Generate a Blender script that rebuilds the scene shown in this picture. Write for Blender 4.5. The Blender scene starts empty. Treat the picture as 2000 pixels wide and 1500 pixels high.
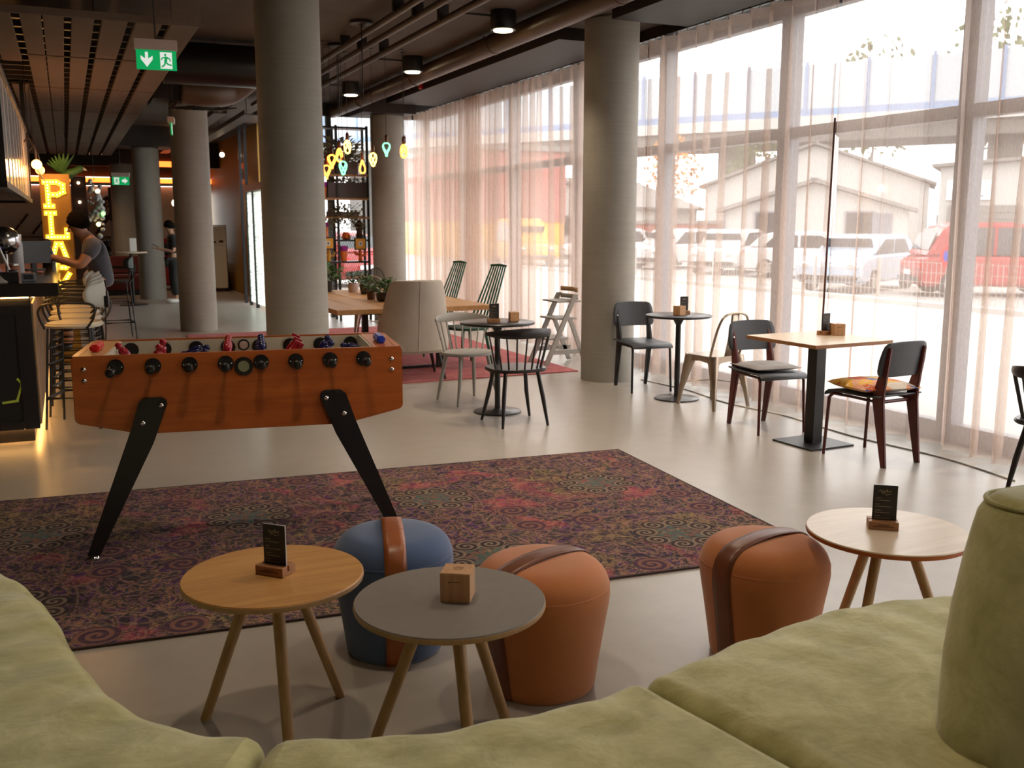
import bpy, bmesh, math, random
from mathutils import Vector, Matrix, Euler
PI = math.pi
R = math.radians
random.seed(7)
scene = bpy.context.scene
C = scene.collection

# ---------------------------------------------------------------- camera, sky, exposure
cam_d = bpy.data.cameras.new('camera'); cam = bpy.data.objects.new('camera', cam_d); C.objects.link(cam)
cam_d.sensor_width = 36.0; cam_d.lens = 34.2; cam_d.clip_start = 0.05; cam_d.clip_end = 400
cam.location = (0, 0, 1.56)
cam.rotation_euler = (R(90 - 9.355), 0, R(-24.4))
cam_d.dof.use_dof = True; cam_d.dof.focus_distance = 4.2; cam_d.dof.aperture_fstop = 6.0
scene.camera = cam
w = bpy.data.worlds.new('overcast_sky'); scene.world = w; w.use_nodes = True
bg = w.node_tree.nodes['Background']
bg.inputs['Color'].default_value = (1.0, 0.97, 0.94, 1); bg.inputs['Strength'].default_value = 2.5
vs = scene.view_settings
vs.view_transform = 'Standard'; vs.look = 'None'; vs.gamma = 1.0; vs.use_curve_mapping = False
vs.exposure = 1.15
scene.cycles.transparent_max_bounces = 40
scene.cycles.max_bounces = 10
scene.cycles.diffuse_bounces = 5
scene.cycles.sample_clamp_indirect = 6.0

# ---------------------------------------------------------------- material helpers
class NT:
    def __init__(s, name):
        s.m = bpy.data.materials.new(name); s.m.use_nodes = True
        s.t = s.m.node_tree; s.n = s.t.nodes; s.b = s.n['Principled BSDF']
    def add(s, typ, **kw):
        nd = s.n.new(typ)
        for k, v in kw.items(): setattr(nd, k, v)
        return nd
    def link(s, a, b): s.t.links.new(a, b)
    def setv(s, inp, v):
        if hasattr(v, 'is_output') or isinstance(v, bpy.types.NodeSocket): s.link(v, inp)
        else: inp.default_value = v
    def math(s, op, a, b=None, c=None):
        nd = s.add('ShaderNodeMath', operation=op)
        s.setv(nd.inputs[0], a)
        if b is not None: s.setv(nd.inputs[1], b)
        if c is not None: s.setv(nd.inputs[2], c)
        return nd.outputs[0]
    def obj(s):
        return s.add('ShaderNodeTexCoord').outputs['Object']
    def mapping(s, vec, scale=(1,1,1), loc=(0,0,0), rot=(0,0,0)):
        nd = s.add('ShaderNodeMapping'); s.link(vec, nd.inputs[0])
        nd.inputs['Scale'].default_value = scale; nd.inputs['Location'].default_value = loc; nd.inputs['Rotation'].default_value = rot
        return nd.outputs[0]
    def noise(s, vec, scale, detail=4, rough=0.55, dist=0.0):
        nd = s.add('ShaderNodeTexNoise'); s.link(vec, nd.inputs['Vector'])
        nd.inputs['Scale'].default_value = scale; nd.inputs['Detail'].default_value = detail
        nd.inputs['Roughness'].default_value = rough; nd.inputs['Distortion'].default_value = dist
        return nd.outputs[0]
    def ramp(s, fac, stops, interp='LINEAR'):
        nd = s.add('ShaderNodeValToRGB'); s.link(fac, nd.inputs[0]); cr = nd.color_ramp; cr.interpolation = interp
        while len(cr.elements) < len(stops): cr.elements.new(0.5)
        for e, (p, c) in zip(cr.elements, stops):
            e.position = p; e.color = (c[0], c[1], c[2], 1) if not isinstance(c, (int, float)) else (c, c, c, 1)
        return nd.outputs[0]
    def mix(s, fac, a, b, blend='MIX'):
        nd = s.add('ShaderNodeMix', data_type='RGBA', blend_type=blend)
        s.setv(nd.inputs[0], fac)
        for i, v in ((6, a), (7, b)):
            if isinstance(v, tuple): nd.inputs[i].default_value = (v[0], v[1], v[2], 1)
            else: s.link(v, nd.inputs[i])
        return nd.outputs[2]
    def bump(s, h, strength=0.2, dist=0.01):
        nd = s.add('ShaderNodeBump'); s.link(h, nd.inputs['Height'])
        nd.inputs['Strength'].default_value = strength; nd.inputs['Distance'].default_value = dist
        s.link(nd.outputs[0], s.b.inputs['Normal']); return nd
    def color(s, v): s.setv(s.b.inputs['Base Color'], v if not isinstance(v, tuple) else (v[0], v[1], v[2], 1))

def flat(name, c, rough=0.5, metal=0.0, var=0.0, scale=20, bump=0.0, spec=None, sheen=0):
    k = NT(name); k.b.inputs['Roughness'].default_value = rough; k.b.inputs['Metallic'].default_value = metal
    if spec is not None: k.b.inputs['Specular IOR Level'].default_value = spec
    if sheen: k.b.inputs['Sheen Weight'].default_value = sheen
    if var or bump:
        n = k.noise(k.obj(), scale)
        k.color(k.ramp(n, [(0.25, tuple(x*(1-var) for x in c)), (0.75, tuple(min(1, x*(1+var)) for x in c))]))
        if bump: k.bump(n, bump)
    else: k.color(c)
    return k.m
def emit(name, c, s):
    k = NT(name); k.color((c[0]*.5, c[1]*.5, c[2]*.5))
    k.b.inputs['Emission Color'].default_value = (c[0], c[1], c[2], 1); k.b.inputs['Emission Strength'].default_value = s
    return k.m
def wood(name, dark, light, axis=0, scale=1.0, rough=0.42, ring=9):
    k = NT(name); v = k.obj(); sc = [14*scale]*3; sc[axis] = 1.1*scale
    n = k.noise(k.mapping(v, tuple(sc)), 1.6, 6, .6, 1.2)
    fine = k.noise(k.mapping(v, tuple(x*ring for x in sc)), 1.0, 3, .6)
    c = k.ramp(n, [(0.3, dark), (0.7, light)])
    k.color(k.mix(0.25, c, k.ramp(fine, [(0.3, dark), (0.7, light)])))
    k.b.inputs['Roughness'].default_value = rough; k.bump(fine, .05, .002)
    return k.m
def fabric(name, c, var=0.15, weave=500, rough=0.9, sheen=0.3, cloud=6):
    k = NT(name); v = k.obj(); n = k.noise(v, cloud, 5, .6); wv = k.noise(v, weave, 2, .5)
    base = k.ramp(n, [(0.3, tuple(x*(1-var) for x in c)), (0.7, tuple(x*(1+var) for x in c))])
    k.color(k.mix(0.3, base, k.ramp(wv, [(0.3, tuple(x*.7 for x in c)), (0.7, tuple(x*1.25 for x in c))])))
    k.b.inputs['Roughness'].default_value = rough; k.b.inputs['Sheen Weight'].default_value = sheen
    k.bump(wv, .15, .002); return k.m

MAT = {}
# polished concrete floor
k = NT('polished_concrete'); v = k.obj()
n1 = k.noise(v, .55, 6, .6, .4); n2 = k.noise(v, 7, 6, .65); n3 = k.noise(v, 60, 3)
base = k.ramp(n1, [(.3, (.30, .268, .23)), (.55, (.355, .32, .28)), (.75, (.405, .368, .325))])
base = k.mix(.35, base, k.ramp(n2, [(.3, (.285, .252, .215)), (.7, (.41, .37, .325))]))
k.color(base); k.link(k.ramp(n1, [(.3, .29), (.7, .35)]), k.b.inputs['Roughness']); k.bump(n3, .02, .001)
k.b.inputs['Specular IOR Level'].default_value = .85
MAT['floor'] = k.m
# column concrete, faint horizontal formwork lines
k = NT('column_concrete'); v = k.obj()
st = k.noise(k.mapping(v, (2, 2, 60)), 1, 5, .6); n = k.noise(v, 3, 6, .6)
k.color(k.mix(.3, k.ramp(n, [(.3, (.29, .27, .235)), (.7, (.35, .33, .29))]), k.ramp(st, [(.3, (.26, .24, .21)), (.7, (.35, .33, .29))])))
k.b.inputs['Roughness'].default_value = .75; k.bump(st, .1, .004); MAT['column'] = k.m
MAT['ceiling'] = flat('ceiling_concrete', (.075, .055, .043), .85, var=.2, scale=2.5)
MAT['bulkhead'] = flat('dark_painted_bulkhead', (.022, .014, .012), .6)
MAT['wallboard'] = flat('cream_wall_paint', (.52, .43, .33), .8, var=.06, scale=3)
MAT['darkwall'] = flat('dark_wall_paint', (.035, .028, .022), .8)
k = NT('wood_wool_board'); v = k.obj(); n = k.noise(v, 90, 4, .7); n2 = k.noise(v, 2, 3)
k.color(k.mix(.4, k.ramp(n, [(.3, (.11, .072, .052)), (.7, (.17, .115, .085))]), k.ramp(n2, [(.3, (.12, .078, .055)), (.7, (.165, .112, .083))])))
k.b.inputs['Roughness'].default_value = .95; k.bump(n, .4, .006); MAT['woolboard'] = k.m
MAT['black'] = flat('black_powder_coat', (.012, .012, .013), .42)
MAT['blacksatin'] = flat('black_satin_paint', (.016, .014, .016), .3)
MAT['soft_black'] = flat('black_plastic', (.01, .01, .011), .28)
MAT['darkpipe'] = flat('dark_painted_pipe', (.05, .034, .026), .45, var=.15, scale=8)
MAT['duct'] = flat('painted_duct', (.075, .045, .03), .42, var=.15, scale=5)
MAT['frame_grey'] = flat('window_frame_grey', (.16, .165, .19), .5)
MAT['chrome'] = flat('chrome', (.75, .75, .76), .15, 1.0)
MAT['steel'] = flat('brushed_steel', (.42, .40, .37), .35, 1.0)
MAT['tolix'] = flat('lacquered_raw_steel', (.40, .33, .26), .3, .9, var=.15, scale=5)
MAT['redmetal'] = flat('oxblood_metal', (.10, .018, .014), .4)
MAT['darkply'] = flat('dark_grey_plywood', (.045, .05, .06), .42, var=.12, scale=9)
MAT['greychair'] = flat('grey_painted_wood', (.33, .31, .28), .55)
MAT['greenchair'] = flat('green_painted_wood', (.006, .085, .045), .5)
MAT['white'] = flat('white_paint', (.78, .77, .74), .5)
MAT['cream'] = flat('cream_laminate', (.62, .55, .42), .45)
MAT['oak'] = wood('oak_veneer', (.42, .195, .055), (.60, .32, .105), 0)
MAT['oakleg'] = wood('oak_leg', (.34, .20, .09), (.50, .31, .15), 2)
MAT['oakpale'] = wood('pale_oak_laminate', (.60, .47, .34), (.74, .61, .47), 0, 1, .28)
MAT['tabletop'] = wood('communal_table_oak', (.42, .20, .07), (.62, .34, .13), 1, .6)
MAT['teak'] = wood('mahogany_veneer', (.30, .062, .011), (.46, .115, .02), 0, .8, .32)
MAT['blockwood'] = wood('stained_block_wood', (.26, .11, .045), (.42, .20, .085), 0, 2.2)
MAT['cubewood'] = wood('cube_oak', (.42, .22, .10), (.62, .36, .18), 2, 2.2)
MAT['lino'] = flat('grey_linoleum', (.20, .175, .155), .55, var=.05, scale=30)
MAT['velvet'] = None
k = NT('green_velvet'); v = k.obj()
n = k.noise(v, 5, 6, .65, 1.5); n2 = k.noise(k.mapping(v, (1, 1.4, 1)), 7, 4, .55, .3); f = k.noise(v, 400, 2)
k.color(k.mix(.5, k.ramp(n, [(.32, (.34, .32, .125)), (.5, (.50, .475, .21)), (.66, (.66, .635, .34))]), k.ramp(n2, [(.34, (.38, .36, .145)), (.64, (.63, .605, .31))])))  # mottled sheen of the velvet nap is put into the base colour
k.b.inputs['Roughness'].default_value = .85; k.b.inputs['Sheen Weight'].default_value = .55; k.b.inputs['Sheen Roughness'].default_value = .4
hb = k.math('ADD', k.math('MULTIPLY', n2, 1.0), k.math('MULTIPLY', f, .06)); k.bump(hb, .4, .02); MAT['velvet'] = k.m
MAT['bluefab'] = fabric('blue_wool', (.06, .10, .21), .12, 420)
MAT['orangefab'] = fabric('rust_wool', (.50, .17, .05), .10, 420)
MAT['leather'] = flat('tan_leather', (.30, .085, .022), .38, var=.2, scale=14, bump=.08)
MAT['leatherdk'] = flat('brown_leather', (.17, .055, .025), .36, var=.15, scale=14, bump=.08)
MAT['beigefab'] = fabric('beige_wool', (.50, .43, .36), .06, 350)
MAT['greyquilt'] = fabric('grey_cushion_cloth', (.25, .235, .23), .2, 300)
MAT['cord'] = flat('dark_cord', (.02, .016, .014), .7)
MAT['leaf'] = flat('leaf_green', (.05, .13, .035), .5, var=.4, scale=12)
MAT['leafdry'] = flat('dry_trailing_leaf', (.15, .14, .075), .6, var=.4, scale=12)
MAT['skin'] = flat('skin', (.50, .27, .18), .55, var=.08, scale=10)
MAT['hair'] = flat('dark_brown_hair', (.006, .004, .003), .95, var=.4, scale=60, bump=.6, spec=.1)
MAT['shirt'] = fabric('slate_blue_jersey', (.085, .09, .115), .12, 300)
MAT['blackcloth'] = fabric('black_cloth', (.014, .014, .016), .1, 300)
MAT['jeans'] = fabric('dark_jeans', (.03, .035, .06), .1, 300)
MAT['orange'] = flat('orange_plastic', (.75, .17, .02), .45)
MAT['purple'] = flat('purple_plush', (.35, .02, .30), .8)
MAT['yellow'] = flat('yellow_paint', (.70, .36, .03), .45)
MAT['mustard'] = flat('mustard_board', (.30, .155, .018), .6)
MAT['red'] = flat('red_plastic', (.62, .012, .015), .3)
MAT['blue'] = flat('blue_plastic', (.012, .045, .42), .3)
MAT['navyfig'] = flat('navy_figure_paint', (.012, .014, .09), .25)
MAT['redfig'] = flat('red_figure_paint', (.33, .008, .02), .25)
MAT['pot'] = flat('black_ceramic_pot', (.02, .02, .022), .35)
MAT['terracotta'] = flat('brown_glass_pot', (.10, .03, .018), .3)
MAT['pinkpot'] = flat('pale_pink_pot', (.55, .42, .38), .6)
MAT['card'] = flat('black_menu_card', (.013, .011, .014), .5)
MAT['gold'] = flat('gold_print', (.42, .33, .20), .6)
MAT['cardedge'] = flat('clear_acrylic_edge', (.5, .5, .52), .15)
MAT['burnt'] = flat('burnt_lettering', (.05, .02, .012), .8)
MAT['redsofa'] = fabric('dark_red_upholstery', (.10, .010, .008), .15, 300)
MAT['fieldcream'] = flat('cream_playfield_wall', (.55, .50, .40), .45)
MAT['sidewalk'] = flat('pale_paving', (.40, .385, .36), .9, var=.08, scale=1.5)
MAT['asphalt'] = flat('pale_asphalt', (.27, .26, .25), .9, var=.08, scale=1.0)
MAT['render'] = flat('white_render', (.40, .39, .375), .9, var=.05, scale=.8)
MAT['roof'] = flat('grey_roof_sheet', (.17, .16, .15), .8, var=.1, scale=1)
MAT['brickred'] = flat('red_cladding', (.34, .11, .09), .8, var=.1, scale=1)
MAT['bluebar'] = flat('blue_steel', (.16, .22, .34), .6)
MAT['barrier'] = flat('noise_barrier_panel', (.34, .37, .40), .7)
MAT['bridge'] = flat('bridge_concrete', (.13, .12, .11), .9, var=.1, scale=.3)
MAT['tree'] = flat('tree_foliage', (.09, .12, .045), .8, var=.5, scale=1.5)
MAT['treeorange'] = flat('autumn_foliage', (.55, .22, .05), .8, var=.4, scale=1.5)
MAT['carwhite'] = flat('white_car_paint', (.50, .50, .51), .2)
MAT['carred'] = flat('red_car_paint', (.30, .02, .02), .2)
MAT['carblue'] = flat('pale_blue_car_paint', (.30, .38, .48), .2)
MAT['carglass'] = flat('tinted_car_glass', (.03, .035, .04), .08)
MAT['rubber'] = flat('tyre_rubber', (.02, .02, .02), .8)
# thin window glass
def glass_mat(name, tint, refl):
    k = NT(name); k.n.remove(k.b)
    tr = k.add('ShaderNodeBsdfTransparent'); tr.inputs[0].default_value = (*tint, 1)
    gl = k.add('ShaderNodeBsdfGlossy'); gl.inputs['Roughness'].default_value = .03
    mx = k.add('ShaderNodeMixShader'); mx.inputs[0].default_value = refl
    k.link(tr.outputs[0], mx.inputs[1]); k.link(gl.outputs[0], mx.inputs[2]); k.link(mx.outputs[0], k.n['Material Output'].inputs[0])
    return k.m
MAT['glass'] = glass_mat('window_glass', (.95, .97, .98), .05)
k = NT('frosted_glass'); k.n.remove(k.b)
tr = k.add('ShaderNodeBsdfTranslucent'); tr.inputs[0].default_value = (.8, .86, .82, 1)
t2 = k.add('ShaderNodeBsdfTransparent'); t2.inputs[0].default_value = (.85, .9, .88, 1)
mx = k.add('ShaderNodeMixShader'); wv = k.noise(k.mapping(k.obj(), (1, 1, 22)), 2.2, 3, .6, .6)
k.link(k.ramp(wv, [(.4, .75), (.6, .35)]), mx.inputs[0]); k.link(tr.outputs[0], mx.inputs[1]); k.link(t2.outputs[0], mx.inputs[2])
k.link(mx.outputs[0], k.n['Material Output'].inputs[0]); MAT['frosted'] = k.m
# sheer curtain
k = NT('sheer_curtain_cloth'); k.n.remove(k.b)
df = k.add('ShaderNodeBsdfDiffuse'); df.inputs[0].default_value = (.45, .35, .29, 1)
tl = k.add('ShaderNodeBsdfTranslucent'); tl.inputs[0].default_value = (.88, .71, .63, 1)
tp = k.add('ShaderNodeBsdfTransparent'); tp.inputs[0].default_value = (1, .985, .97, 1)
m1 = k.add('ShaderNodeMixShader'); m1.inputs[0].default_value = .64; k.link(df.outputs[0], m1.inputs[1]); k.link(tl.outputs[0], m1.inputs[2])
m2 = k.add('ShaderNodeMixShader')
th = k.noise(k.mapping(k.obj(), (60, 60, 4)), 6, 3, .6)
k.link(k.ramp(th, [(.3, .34), (.7, .46)]), m2.inputs[0]); k.link(tp.outputs[0], m2.inputs[1]); k.link(m1.outputs[0], m2.inputs[2])
k.link(m2.outputs[0], k.n['Material Output'].inputs[0]); MAT['curtain'] = k.m

# ---------------------------------------------------------------- mesh helpers
class MB:
    def __init__(s): s.v = []; s.f = []
    def add(s, vs, fs):
        o = len(s.v); s.v += [tuple(p) for p in vs]; s.f += [tuple(i+o for i in f) for f in fs]; return s
    def box(s, c, d, rot=None):
        x, y, z = d[0]/2, d[1]/2, d[2]/2
        P = [Vector(p) for p in ((-x,-y,-z),(x,-y,-z),(x,y,-z),(-x,y,-z),(-x,-y,z),(x,-y,z),(x,y,z),(-x,y,z))]
        if rot is not None:
            M = Euler(rot).to_matrix(); P = [M @ p for p in P]
        return s.add([p + Vector(c) for p in P], [(0,3,2,1),(4,5,6,7),(0,1,5,4),(1,2,6,5),(2,3,7,6),(3,0,4,7)])
    def bx(s, x0, x1, y0, y1, z0, z1):
        return s.box(((x0+x1)/2, (y0+y1)/2, (z0+z1)/2), (x1-x0, y1-y0, z1-z0))
    def tube(s, pts, r, n=10, closed=False, flat=1.0):
        pts = [Vector(p) for p in pts]; m = len(pts)
        rs = r if isinstance(r, (list, tuple)) else [r]*m
        vs = []; up = Vector((0, 0, 1)); prev = None
        for i, p in enumerate(pts):
            if closed: t = pts[(i+1) % m] - pts[i-1]
            else: t = pts[min(i+1, m-1)] - pts[max(i-1, 0)]
            if t.length < 1e-9: t = Vector((0, 0, 1))
            t.normalize()
            if prev is None:
                a = up.cross(t)
                if a.length < 1e-3: a = Vector((1, 0, 0)).cross(t)
            else: a = prev - t*prev.dot(t)
            a.normalize(); prev = a; b = t.cross(a)
            for j in range(n):
                th = 2*PI*j/n; vs.append(p + a*math.cos(th)*rs[i] + b*math.sin(th)*rs[i]*flat)
        fs = []
        for i in range(m if closed else m-1):
            i2 = (i+1) % m
            for j in range(n): fs.append((i*n+j, i*n+(j+1) % n, i2*n+(j+1) % n, i2*n+j))
        if not closed: fs += [tuple(range(n-1, -1, -1)), tuple((m-1)*n+j for j in range(n))]
        return s.add(vs, fs)
    def cyl(s, c, r, h, n=32, axis='z', r2=None):
        c = Vector(c); d = {'x': Vector((1,0,0)), 'y': Vector((0,1,0)), 'z': Vector((0,0,1))}[axis]*(h/2)
        return s.tube([c-d, c+d], [r, r if r2 is None else r2], n)
    def lathe(s, prof, n=32, c=(0,0,0), sx=1, sy=1):
        vs = []; fs = []; m = len(prof)
        for r, z in prof:
            for j in range(n):
                a = 2*PI*j/n; vs.append((c[0]+max(r, 1e-4)*math.cos(a)*sx, c[1]+max(r, 1e-4)*math.sin(a)*sy, c[2]+z))
        for i in range(m-1):
            for j in range(n): fs.append((i*n+j, i*n+(j+1) % n, (i+1)*n+(j+1) % n, (i+1)*n+j))
        fs += [tuple(range(n-1, -1, -1)), tuple((m-1)*n+j for j in range(n))]
        return s.add(vs, fs)
    def sphere(s, c, r, n=16, sc=(1,1,1)):
        k = max(6, n//2); o = len(s.v)
        s.lathe([(math.sin(PI*i/k), -math.cos(PI*i/k)) for i in range(k+1)], n)
        for i in range(o, len(s.v)):
            p = s.v[i]; s.v[i] = (c[0]+p[0]*r*sc[0], c[1]+p[1]*r*sc[1], c[2]+p[2]*r*sc[2])
        return s
    def prism(s, poly, h0, h1, plane='xz'):
        f = {'xz': lambda a, b, h: (a, h, b), 'yz': lambda a, b, h: (h, a, b), 'xy': lambda a, b, h: (a, b, h)}[plane]
        n = len(poly); vs = [f(a, b, h0) for a, b in poly] + [f(a, b, h1) for a, b in poly]
        fs = [tuple(range(n)), tuple(range(2*n-1, n-1, -1))] + [(i, i+n, (i+1) % n+n, (i+1) % n) for i in range(n)]
        return s.add(vs, fs)
    def grid(s, fn, nu, nv, wrapu=False, wrapv=False):
        vs = [fn(i, j) for i in range(nu) for j in range(nv)]; fs = []
        for i in range(nu if wrapu else nu-1):
            for j in range(nv if wrapv else nv-1):
                i2, j2 = (i+1) % nu, (j+1) % nv
                fs.append((i*nv+j, i2*nv+j, i2*nv+j2, i*nv+j2))
        return s.add(vs, fs)
    def xf(s, loc=(0,0,0), rot=(0,0,0), sc=(1,1,1), start=0):
        M = Matrix.LocRotScale(Vector(loc), Euler(rot), Vector(sc))
        for i in range(start, len(s.v)): s.v[i] = tuple(M @ Vector(s.v[i]))
        return s
    def build(s, name, mat, parent=None, smooth=40, bevel=0, seg=2, loc=None):
        me = bpy.data.meshes.new(name); me.from_pydata(s.v, [], s.f)
        bm = bmesh.new(); bm.from_mesh(me)
        bmesh.ops.recalc_face_normals(bm, faces=bm.faces)
        if bevel:
            es = [e for e in bm.edges if len(e.link_faces) == 2 and e.calc_face_angle(0) > R(35)]
            bmesh.ops.bevel(bm, geom=es, offset=bevel, segments=seg, affect='EDGES', clamp_overlap=True)
        bm.to_mesh(me); bm.free()
        if smooth:
            me.polygons.foreach_set('use_smooth', [True]*len(me.polygons)); me.set_sharp_from_angle(angle=R(smooth))
        me.materials.append(MAT[mat] if isinstance(mat, str) else mat)
        o = bpy.data.objects.new(name, me); C.objects.link(o)
        if parent is not None: o.parent = parent
        if loc is not None: o.location = loc
        return o
def tag(o, label, cat, group=None):
    o['label'] = label; o['category'] = cat
    if group: o['group'] = group
    return o
def thing(name, label, cat, loc=(0,0,0), rz=0, group=None):
    o = bpy.data.objects.new(name, None); C.objects.link(o); o.empty_display_size = .1
    o.location = loc; o.rotation_euler = (0, 0, rz); return tag(o, label, cat, group)
def struct(o): o['kind'] = 'structure'; return o
def dup(root, loc, rz, label, group=None):
    r = root.copy(); C.objects.link(r); r.location = loc; r.rotation_euler = (0, 0, rz); r['label'] = label
    if group: r['group'] = group
    for ch in list(root.children):
        c = ch.copy(); C.objects.link(c); c.parent = r
        for g in ch.children:
            d = g.copy(); C.objects.link(d); d.parent = c
    return r
def spline(pts, n):
    P = [Vector(p) for p in pts]; out = []
    for i in range(len(P)-1):
        p0 = P[max(i-1, 0)]; p1 = P[i]; p2 = P[i+1]; p3 = P[min(i+2, len(P)-1)]
        for k in range(n):
            t = k/n
            out.append(0.5*((2*p1) + (-p0+p2)*t + (2*p0-5*p1+4*p2-p3)*t*t + (-p0+3*p1-3*p2+p3)*t**3))
    out.append(P[-1]); return out
def rrect(w, h, r, n=5, cx=0, cy=0):
    pts = []
    for (x, y, a0) in ((w/2-r, h/2-r, 0), (-w/2+r, h/2-r, 90), (-w/2+r, -h/2+r, 180), (w/2-r, -h/2+r, 270)):
        for i in range(n+1):
            a = R(a0+90*i/n); pts.append((cx+x+r*math.cos(a), cy+y+r*math.sin(a)))
    return pts

# ================================================================ the setting
CEIL = 3.5
LPOLY = [(-4, -2), (5.95, -2), (5.95, 16.35), (3.75, 16.35), (3.75, 27), (-4, 27)]
struct(MB().prism(LPOLY, -.12, 0, 'xy').build('floor', 'floor', smooth=0))
struct(MB().prism(LPOLY, CEIL, CEIL+.2, 'xy').build('ceiling', 'ceiling', smooth=0))
struct(MB().bx(-4.2, -4, -2, 27, 0, CEIL).build('wall_left', 'darkwall', smooth=0))
struct(MB().bx(-4, 5.95, -2.2, -2, 0, CEIL).build('wall_rear', 'wallboard', smooth=0))
wf = struct(MB().bx(-4, 2.85, 27, 27.2, 0, 2.5).build('wall_far', 'wallboard', smooth=0))
MB().bx(2.851, 3.75, 27, 27.2, 0, .95).build('wall_panel', 'wallboard', wf, smooth=0)
MB().bx(-4, 3.75, 26.9, 27.0, 2.72, CEIL).build('upper_wall_panel', 'darkwall', wf, smooth=0)
# dark bulkhead above the curtain, with recesses around the columns
for i, (y0, y1) in enumerate(((-2, 8.0), (9.05, 14.85), (15.75, 16.2))):
    struct(MB().bx(4.62, 5.95, y0, y1, 3.38, CEIL).build('trim_%d' % (i+1), 'bulkhead', smooth=0))
struct(MB().bx(5.5, 5.95, 8.0, 9.05, 3.38, CEIL).build('trim_4', 'bulkhead', smooth=0))
struct(MB().bx(-4, 3.7, 25.2, 25.5, 2.9, CEIL).build('trim_5', 'darkwall', smooth=0))

# glazed facade: one window per bay between mullions, with an upper and a lower pane
WX = 5.75
bays = [-2.0, -.7, 1.2, 3.1, 5.0, 6.9, 8.8, 10.7, 12.6, 14.5, 16.2]
for i in range(len(bays)-1):
    y0, y1 = bays[i], bays[i+1]
    root = struct(thing('window_%d' % (i+1), 'tall window bay of the glazed facade', 'window', (WX, y0, 0)))
    del root['category']; del root['label']
    L = y1-y0
    MB().bx(-.06, .08, -.065, .065, 0, 3.4).build('mullion', 'frame_grey', root, bevel=.006)
    MB().bx(-.05, .06, .065, L-.065, 2.28, 2.37).build('transom', 'frame_grey', root, bevel=.006)
    MB().bx(-.05, .06, .065, L-.065, .0, .14).build('sill', 'frame_grey', root, bevel=.006)
    MB().bx(-.05, .06, .065, L-.065, 3.28, 3.4).build('head', 'frame_grey', root, bevel=.006)
    MB().bx(0, .012, .066, L-.066, .141, 2.279).build('pane', 'glass', root, smooth=0)
    MB().bx(0, .012, .066, L-.066, 2.371, 3.279).build('pane', 'glass', root, smooth=0)
# short glass return wall at the end of the facade, behind the display shelf
root = struct(thing('window_20', 'x', 'x', (3.2, 16.25, 0))); del root['category']; del root['label']
for x in (0, .85, 1.7, 2.55): MB().bx(x-.04, x+.04, -.05, .05, 0, CEIL).build('mullion', 'black', root)
for x in (0, .85, 1.7): MB().bx(x+.041, x+.809, -.006, .006, .08, 3.3).build('pane', 'glass', root, smooth=0)
MB().bx(.041, 2.5, -.04, .04, 3.3, CEIL).build('head', 'black', root)
# entrance lobby glazing: dark posts, a header and frosted panes
root = struct(thing('window_21', 'x', 'x', (3.2, 16.3, 0))); del root['category']; del root['label']
for y in (.0, 1.3, 2.3, 3.0, 3.6): MB().bx(-.03, .03, y-.03, y+.03, 0, CEIL-.002 if y > 2.5 or y < .1 else 2.148).build('mullion', 'black', root)
for y0, y1, m in ((.031, 1.269, 'frosted'), (1.331, 2.269, 'frosted'), (2.331, 2.969, 'frosted')):
    MB().bx(-.006, .006, y0, y1, .08, 2.14).build('pane', m, root, smooth=0)
MB().bx(-.06, .06, .031, 2.969, 2.15, 2.28).build('head', 'duct', root)
MB().bx(-.01, .01, 3.031, 3.569, .08, 3.4).build('pane', 'glass', root, smooth=0)
# far wall beyond the lobby and daylight door there
struct(MB().bx(3.55, 3.75, 19.94, 27.0, 0, CEIL).build('wall_lobby', 'mustard', smooth=0))
root = struct(thing('window_22', 'x', 'x', (2.9, 27.1, 0))); del root['category']; del root['label']
MB().bx(0, .8, 0, .02, 1.0, 2.35).build('pane', 'glass', root, smooth=0)
MB().bx(-.05, 0, -.02, .04, .95, 2.4).bx(.8, .85, -.02, .04, .95, 2.4).bx(-.05, .85, -.02, .04, 2.36, 2.7).build('window_frame', 'frame_grey', root)

# ---------------------------------------------------------------- columns
def column(label, x, y, z1, r=.265):
    t = thing('concrete_column', label, 'column', (x, y, 0), 0, 'round concrete columns')
    prof = [(r, 0), (r, .4), (r, z1-.02), (r-.015, z1)]
    MB().lathe(prof, 48).build('shaft', 'column', t, smooth=30)
    return t
column('thick round concrete column standing just behind the foosball table', 1.78, 8.42, CEIL)
column('round concrete column by the curtain beside the dark bistro chair', 4.93, 8.53, CEIL)
c = column('round concrete column next to the standing person in black', 1.72, 15.07, 3.26)
MB().bx(-.5, .5, -.5, .5, 3.26, CEIL).build('capital', 'bulkhead', c)
c = column('round concrete column behind the small high table with white card', 1.6, 21.8, 3.1)
MB().bx(-.5, .5, -.5, .5, 3.1, CEIL).build('capital', 'bulkhead', c)
c = column('round concrete column beside the plant shelf at the curtain end', 4.76, 15.3, 3.25)
MB().bx(-.5, .35, -.4, .4, 3.25, CEIL).build('capital', 'bulkhead', c)
column('round concrete column half hidden behind the white cabinet', 2.95, 25.2, 2.85, .3)
column('round column behind another one, lit mustard on its side', 1.3, 24.3, 2.9, .3)

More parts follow.
